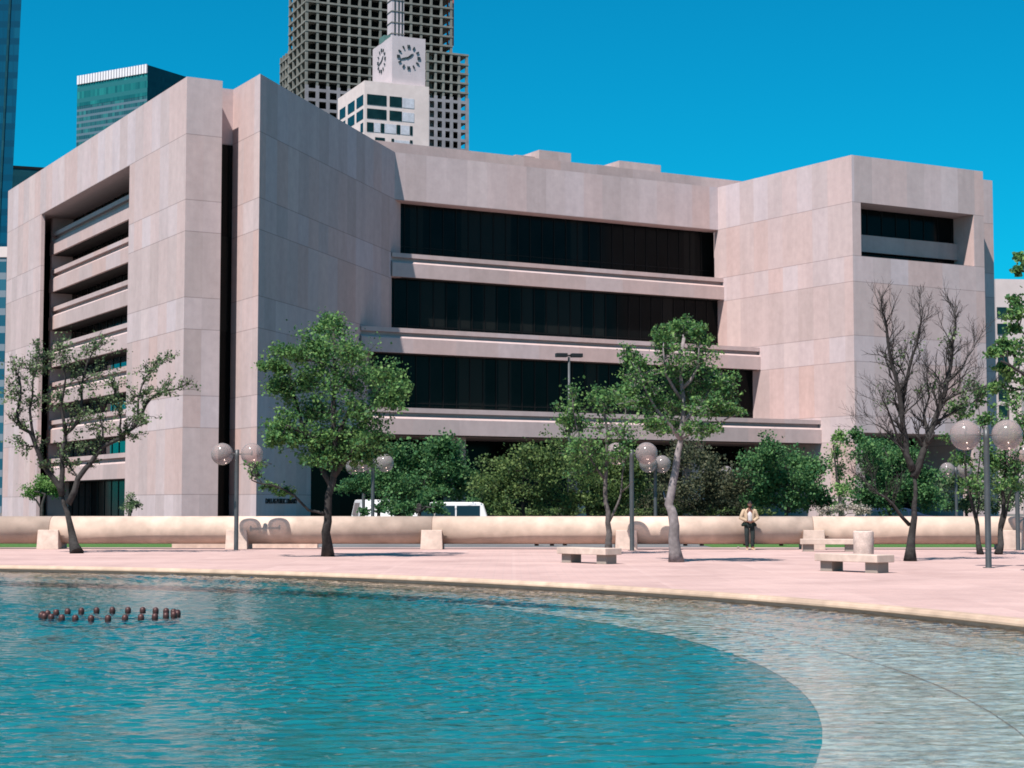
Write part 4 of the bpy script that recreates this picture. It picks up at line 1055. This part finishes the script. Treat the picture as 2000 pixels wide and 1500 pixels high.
c6 = [(1890, 905, 36, 34), (1880, 860, 30, 26), (1915, 830, 30, 28), (1905, 780, 30, 26), (1925, 900, 26, 30), (1900, 945, 26, 16), (1880, 800, 24, 24)]
tree('plaza_tree', 'small thin stemmed tree just left of the nearest lamp pole', 'tree', gnd(1915, 1083), 57.5,
     [[(1915, 1083), (1910, 1045), (1903, 1000), (1893, 955), (1885, 900), (1885, 850)], [(1908, 1025, .04), (1912, 985), (1908, 940), (1915, 860), (1910, 790)]],
     [(a, b, c, d, 420) for a, b, c, d in c6], M['leaf'], M['bark_dark'], .075, 13, GT, rb=.09, tw=(7, 4), depth=.8, spread_leaf=.2)
c7 = [(1965, 890, 40, 34), (1985, 850, 36, 26), (1955, 840, 26, 26), (1990, 920, 30, 24), (1975, 780, 36, 36), (1945, 910, 22, 26), (1960, 945, 30, 14), (2010, 820, 40, 40)]
tree('plaza_tree', 'small leafy tree with two stems right of the nearest lamp pole', 'tree', gnd(1950, 1083), 57.5,
     [[(1950, 1083), (1954, 1045), (1960, 1000), (1957, 955), (1962, 880), (1970, 800)], [(1956, 1035, .05), (1968, 990), (1978, 950), (1990, 880)]],
     [(a, b, c, d, 420) for a, b, c, d in c7], M['leaf'], M['bark_dark'], .075, 15, GT, rb=.11, tw=(7, 4), depth=.8, spread_leaf=.2)
c8 = [(1992, 500, 18, 10), (1988, 528, 14, 8), (1995, 612, 26, 14), (1978, 640, 22, 12), (1962, 668, 20, 12), (1985, 690, 30, 18), (1960, 720, 26, 14), (1988, 745, 30, 16), (2050, 560, 50, 40), (2060, 640, 60, 50), (2080, 730, 60, 50), (2030, 700, 36, 36), (2040, 510, 40, 20), (2120, 620, 70, 70), (1950, 760, 20, 10), (1945, 690, 14, 10), (1990, 585, 16, 10)]
tree('plaza_tree', 'tree beyond the right edge whose leafy branch tips reach into view', 'tree', gnd(2075, 1125), 41,
     [[(2075, 1125), (2070, 1040), (2065, 950), (2070, 850), (2065, 750), (2070, 650), (2060, 560)], [(2068, 820, .07), (2030, 760), (1990, 725), (1955, 705)], [(2068, 760, .06), (2030, 680), (1990, 640)], [(2066, 640, .05), (2040, 560), (1995, 505)]],
     [(a, b, c, d, 420) for a, b, c, d in c8], M['leaf'], M['bark_dark'], .066, 17, GT, rb=.18, tw=(6, 4), depth=1.0, spread_leaf=.3)
# bushes and trees beyond the rail
GS = 'bushy trees along the street behind the rail'
def bush(label, x, Y, clumps, leaf, seed, n=420, ls=.2, name='street_bush', cat='bush', stems=3, group=GS, bark='bark_dark', tw=(8, 4)):
    rnd = random.Random(seed * 7 + 1); b = Vector((at(x, 985, Y).x, Y, .01))
    cs = clumps; top = min(c[1] for c in cs)
    limbs = [[(x, 1020), (x + rnd.uniform(-6, 6), 985), (x + rnd.uniform(-12, 12), (985 + top) / 2), (x + rnd.uniform(-15, 15), top + 15)]]
    for i in range(stems):
        c = rnd.choice(cs); limbs.append([(x + rnd.uniform(-5, 5), 1000, .06), ((x + c[0]) / 2, (990 + c[1]) / 2), (c[0], c[1])])
    return tree(name, label, cat, b, Y, limbs, [(*c, int(n * 4.6)) for c in cs], leaf, M[bark], ls * .52, seed, group, rb=.10, tw=tw, depth=1.8, spread_leaf=.3)
bush('deep green rounded bush between the paired lamps and the olive bush', 815, 84, [(700, 955, 34, 18), (765, 940, 46, 36), (775, 905, 34, 26), (822, 892, 42, 26), (860, 880, 40, 24), (885, 915, 46, 30), (830, 935, 56, 34), (905, 945, 36, 30), (860, 960, 56, 22), (780, 968, 56, 24)], M['leaf_deep'], 21, 460, .19)
bush('olive bush right of the white estate car', 1020, 80, [(975, 950, 36, 34), (1000, 915, 40, 30), (1040, 895, 50, 32), (1060, 935, 56, 36), (1010, 965, 52, 28), (1065, 975, 52, 26), (970, 985, 34, 16), (1085, 890, 40, 26)], M['leaf_olive'], 22, 430, .17)
bush('olive green bush behind the slim forked tree', 1150, 82, [(1120, 900, 46, 34), (1165, 905, 46, 36), (1205, 910, 40, 36), (1140, 945, 50, 32), (1190, 955, 50, 30), (1120, 980, 46, 22), (1180, 988, 56, 18), (1230, 960, 36, 34), (1240, 915, 30, 28)], M['leaf_olive'], 23, 400, .17)
bush('dark bronze bush behind the pale leaning trunk', 1370, 86, [(1290, 925, 40, 36), (1330, 910, 46, 36), (1375, 900, 46, 34), (1410, 925, 46, 36), (1350, 950, 56, 30), (1300, 970, 46, 26), (1400, 965, 50, 30), (1440, 950, 36, 34), (1350, 990, 60, 16), (1440, 985, 40, 20), (1260, 985, 40, 18)], M['leaf_red'], 24, 380, .17)
bush('bright deep green bush behind the standing person', 1540, 83, [(1480, 905, 32, 28), (1512, 885, 40, 26), (1555, 905, 46, 32), (1500, 940, 46, 34), (1560, 945, 52, 36), (1595, 925, 32, 36), (1480, 975, 42, 26), (1545, 980, 60, 24), (1602, 970, 26, 28)], M['leaf_deep'], 25, 460, .18)
bush('mixed green bush left of the nearly bare tree', 1740, 84, [(1690, 905, 34, 34), (1725, 880, 46, 30), (1770, 900, 46, 34), (1720, 940, 50, 34), (1780, 950, 46, 32), (1810, 930, 30, 36), (1690, 960, 34, 30), (1740, 985, 60, 18), (1675, 860, 22, 16), (1815, 975, 34, 22)], M['leaf_deep'], 26, 330, .18)
bush('dark bush in shade behind the nearest lamp', 1890, 96, [(1850, 950, 36, 30), (1890, 940, 40, 34), (1930, 945, 40, 34), (1970, 950, 40, 34), (1870, 985, 50, 16), (1950, 985, 60, 16), (2010, 950, 40, 40)], M['leaf_dull'], 27, 260, .2)
bush('thin pointed young tree against the right wing corner', 1642, 78, [(1640, 855, 14, 18), (1636, 885, 16, 18), (1642, 920, 16, 20), (1648, 960, 18, 20), (1640, 990, 20, 14)], M['leaf_bright'], 28, 110, .13, 'young_tree', 'tree', 1, None)
bush('low pale flowering shrub behind the rail right of the person', 1645, 72, [(1610, 1000, 16, 8), (1640, 994, 18, 10), (1668, 996, 18, 9), (1690, 999, 14, 7)], M['leaf_pale'], 29, 160, .09, 'flowering_shrub', 'shrub', 1, None)
bush('small bright green tree behind the gnarled left tree', 82, 74, [(72, 955, 26, 18), (95, 945, 20, 16), (60, 965, 18, 10), (98, 962, 18, 12)], M['leaf_bright'], 30, 260, .11, 'young_tree', 'tree', 1, None)
bush('slender shrub against the left facade right of the entrance', 258, 78, [(256, 975, 12, 12), (252, 992, 12, 10), (264, 985, 10, 12)], M['leaf_dull'], 31, 90, .10, 'slender_shrub', 'shrub', 1, None)
bush('low bush under the dark entrance left of the olive bush', 945, 100, [(930, 985, 36, 20), (965, 965, 30, 26), (640, 985, 1, 1)][:2], M['leaf_deep'], 32, 260, .2)
bush('ragged low shrub partly hiding the end of the white van', 740, 80, [(742, 990, 12, 12), (712, 998, 14, 8), (765, 986, 18, 14)], M['leaf_deep'], 36, 110, .16)
bush('low spreading shrub in front of the white estate car', 815, 75.5, [(790, 992, 22, 12), (818, 986, 28, 16), (850, 990, 28, 14), (770, 998, 20, 8)], M['leaf_deep'], 35, 200, .16)
# low green strip behind the rail
bush('long low clipped hedge behind the rail', 1100, 90, [(980 + 46 * i, 1000, 34, 9) for i in range(12)], M['leaf_olive'], 33, 200, .14, 'clipped_hedge', 'hedge', 1, None, tw=(6, 3))

# ------------------------------------------------------------------ PERSON
def skin_mesh(verts, edges, radii, sub=2, root=0):
    me = bpy.data.meshes.new('tmp'); me.from_pydata(verts, edges, []); ob = bpy.data.objects.new('tmp', me); COL.objects.link(ob)
    ob.modifiers.new('s', 'SKIN')
    for i, r in enumerate(radii):
        d = me.skin_vertices[0].data[i]; d.radius = (r, r) if not hasattr(r, '__len__') else r; d.use_root = (i == root)
    s = ob.modifiers.new('u', 'SUBSURF'); s.levels = sub; s.render_levels = sub
    dg = bpy.context.evaluated_depsgraph_get(); dg.update(); ev = ob.evaluated_get(dg)
    m2 = bpy.data.meshes.new_from_object(ev); vs = [tuple(v.co) for v in m2.vertices]; fs = [tuple(p.vertices) for p in m2.polygons]
    bpy.data.objects.remove(ob); bpy.data.meshes.remove(me); bpy.data.meshes.remove(m2)
    return vs, fs
pe = empty('person', gnd(1464, 1074), R(4))
tag(pe, 'person in open tan jacket and dark trousers by the rail, looking down at joined hands', 'person')
J = dict(pel=(0, .02, .94), sp=(0, .02, 1.10), ch=(0, .0, 1.30), nk=(0, -.02, 1.46), nk2=(.005, -.045, 1.53),
         hl=(-.095, .01, .90), kl=(-.105, -.05, .50), al=(-.085, .0, .10), tl=(-.11, -.15, .045),
         hr=(.095, .01, .90), kr=(.115, -.05, .50), ar=(.10, .0, .10), tr=(.135, -.15, .045),
         sl=(-.19, .0, 1.39), el=(-.31, .02, 1.14), wl=(-.10, -.17, 1.02), sr=(.19, .0, 1.39), er=(.31, .02, 1.14), wr=(.10, -.17, 1.02), hdl=(-.045, -.215, .99), hdr=(.045, -.215, .99))
ks = list(J); ix = {k: i for i, k in enumerate(ks)}
ed = [('pel', 'sp'), ('sp', 'ch'), ('ch', 'nk'), ('nk', 'nk2'), ('pel', 'hl'), ('hl', 'kl'), ('kl', 'al'), ('al', 'tl'), ('pel', 'hr'), ('hr', 'kr'), ('kr', 'ar'), ('ar', 'tr'), ('ch', 'sl'), ('sl', 'el'), ('el', 'wl'), ('wl', 'hdl'), ('ch', 'sr'), ('sr', 'er'), ('er', 'wr'), ('wr', 'hdr')]
rad = dict(pel=(.145, .105), sp=(.135, .10), ch=(.16, .11), nk=.06, nk2=.05, hl=.085, kl=.058, al=.04, tl=.035, hr=.085, kr=.058, ar=.04, tr=.035, sl=.062, el=.043, wl=.028, sr=.062, er=.043, wr=.028, hdl=(.036, .02), hdr=(.036, .02))
body = MB()
vs, fs = skin_mesh([J[k] for k in ks], [(ix[a], ix[b]) for a, b in ed], [rad[k] for k in ks]); body.add(vs, fs, 0, True)
# fingers and thumbs, closed over one another
for s in (-1, 1):
    for q in range(4):
        z = 1.016 - .017 * q; L = (.9, 1.0, .95, .78)[q]
        v = [(s * .05, -.215, z - .005), (s * .02, -.232 - .004 * q, z), (-s * .012 * L, -.236, z - .004), (-s * .034 * L, -.222, z - .010)]
        a, b = skin_mesh(v, [(0, 1), (1, 2), (2, 3)], [.010, .0092, .0085, .0068], 1); body.add(a, b, 0, True)
    v = [(s * .06, -.20, 1.02), (s * .04, -.226, 1.042), (s * .014, -.24, 1.046)]
    a, b = skin_mesh(v, [(0, 1), (1, 2)], [.012, .0105, .008], 1); body.add(a, b, 0, True)
# head, tipped forward
hd = MB(); hd.sphere((0, 0, 0), 1, 28, 20)
out = []
for x, y, z in hd.v:
    X, Yy, Z = x * .076, y * .096, z * .118
    if z < -.1: X *= 1 + z * .22; Yy *= 1 + z * .06
    if y < 0: 
        Yy += -.020 * math.exp(-((x / .16) ** 2 + ((z + .12) / .22) ** 2))       # nose
        Yy += -.006 * math.exp(-((x / .3) ** 2 + ((z + .48) / .1) ** 2))          # lips
        Yy += .010 * math.exp(-(((abs(x) - .38) / .16) ** 2 + ((z - .08) / .12) ** 2))   # eye sockets
        Yy += -.010 * math.exp(-((x / .3) ** 2 + ((z + .85) / .2) ** 2))         # chin
    out.append((X, Yy, Z))
hd.v = out
for s in (-1, 1):
    hd.sphere((s * .078, .008, -.01), .02, 10, 8, 0, (.45, .8, 1.5))
    hd.sphere((s * .03, -.080, .010), .011, 10, 8, 1)
hd.tube([(-.022, -.094, -.055), (0, -.100, -.053), (.022, -.094, -.055)], .005, 6, 2)
HM = Matrix.Translation((.01, -.075, 1.625)) @ Matrix.Rotation(R(24), 4, 'X') @ Matrix.Rotation(R(-6), 4, 'Z')
hd.v = [tuple(HM @ Vector(v)) for v in hd.v]
o0 = len(body.v); body.v += hd.v; body.f += [tuple(o0 + i for i in f) for f in hd.f]; body.mi += hd.mi; body.sm += [True] * len(hd.f)
body.build('body', [M['skin'], M['eye'], M['hair']], pe)
hr_ = MB(); hr_.sphere((0, 0, 0), 1, 24, 16); nv = []
for x, y, z in hr_.v:
    k = 1.0 + .03 * mnoise.noise(Vector((x * 4, y * 4, z * 4)))
    zz = max(z, -.35 if y > .1 else .38)
    nv.append(tuple(HM @ Vector((x * .083 * k, y * .100 * k + .008, zz * .124 * k + .006))))
hr_.v = nv; hr_.build('hair', M['hair'], pe)
# trousers
tk = ['pel', 'hl', 'kl', 'al', 'hr', 'kr', 'ar']; V = [Vector(J[k]) for k in tk]; V[3] = V[3] + Vector((0, 0, -.03)); V[6] = V[6] + Vector((0, 0, -.03))
vs, fs = skin_mesh(V, [(0, 1), (1, 2), (2, 3), (0, 4), (4, 5), (5, 6)], [(.165, .125), .108, .082, .07, .108, .082, .07]); m = MB(); m.add(vs, fs, 0, True); m.build('trousers', M['trouser'], pe)
# shirt
vs, fs = skin_mesh([J['pel'], J['sp'], J['ch'], J['nk']], [(0, 1), (1, 2), (2, 3)], [(.15, .115), (.15, .118), (.17, .125), (.075, .07)]); m = MB(); m.add(vs, fs, 0, True); m.build('shirt', M['shirt'], pe)
# jacket, open in front
m = MB(); lev = [(.93, .20, .165, .015), (1.02, .20, .165, .015), (1.14, .205, .16, .01), (1.28, .215, .155, 0), (1.38, .205, .135, 0), (1.45, .12, .10, -.01), (1.49, .085, .085, -.015)]
nA = 22
for side in (0, 1):
    for (z, rx, ry, yo) in lev:
        op = 26 + 10 * (z > 1.3)
        for i in range(nA + 1):
            t = R(-90 + op + (360 - 2 * op) * i / nA); k = 1.0 - .07 * side
            m.v.append((rx * k * math.cos(t), yo + ry * k * math.sin(t), z))
n1 = nA + 1; tot = len(lev) * n1
for l in range(len(lev) - 1):
    for i in range(nA):
        a = l * n1 + i
        m.f.append((a, a + 1, a + 1 + n1, a + n1)); m.f.append((tot + a, tot + a + n1, tot + a + 1 + n1, tot + a + 1)); m.mi += [0, 0]; m.sm += [True, True]
    for a in (l * n1, l * n1 + nA): m.f.append((a, a + n1, tot + a + n1, tot + a)); m.mi.append(0); m.sm.append(False)
for s in ('l', 'r'):
    sh, elb, wr = Vector(J['s' + s]), Vector(J['e' + s]), Vector(J['w' + s])
    m.tube([sh.lerp(Vector((0, 0, 1.38)), .25) + Vector((0, 0, .01)), sh, sh.lerp(elb, .5), elb, elb.lerp(wr, .5), wr.lerp(elb, .06)], [.075, .085, .076, .070, .058, .047], 14)
m.build('jacket', M['tan'], pe, fix=True)
# dark knitted top tied round the hips, flaring to both sides
m = MB(); lv = [(.99, .19, .15), (.95, .235, .165), (.91, .26, .16), (.87, .235, .15)]
for z, rx, ry in lv:
    for i in range(24):
        t = 2 * math.pi * i / 24; e_ = 1 + .07 * math.sin(5 * t); m.v.append((rx * e_ * math.cos(t), .02 + ry * e_ * math.sin(t), z - .02 * abs(math.cos(t))))
for l in range(3):
    for i in range(24): m.f.append((l * 24 + i, l * 24 + (i + 1) % 24, (l + 1) * 24 + (i + 1) % 24, (l + 1) * 24 + i)); m.mi.append(0); m.sm.append(True)
o = m.build('tied_jumper', M['knit'], pe); so_ = o.modifiers.new('s', 'SOLIDIFY'); so_.thickness = .02
for s, k in ((-1, 'l'), (1, 'r')):
    a, t = Vector(J['a' + k]), Vector(J['t' + k])
    m = MB(); d = (t - a); d.z = 0; d.normalize(); w = Vector((-d.y, d.x, 0))
    for q, wd, hh in ((-.07, .03, .075), (-.03, .042, .10), (.05, .045, .085), (.12, .05, .055), (.18, .042, .045), (.205, .02, .035)):
        c = a + d * q
        for i in range(10):
            tt = 2 * math.pi * i / 10; m.v.append(tuple(Vector((c.x, c.y, 0)) + w * wd * math.cos(tt) + Vector((0, 0, max(0.0, hh * .5 + hh * .55 * math.sin(tt))))))
    for l in range(5):
        for i in range(10): m.f.append((l * 10 + i, l * 10 + (i + 1) % 10, (l + 1) * 10 + (i + 1) % 10, (l + 1) * 10 + i)); m.mi.append(0); m.sm.append(True)
    m.f += [tuple(range(10)), tuple(reversed(range(50, 60)))]; m.mi += [0, 0]; m.sm += [False, False]
    m.build('shoe', M['shoe'], pe, fix=True)
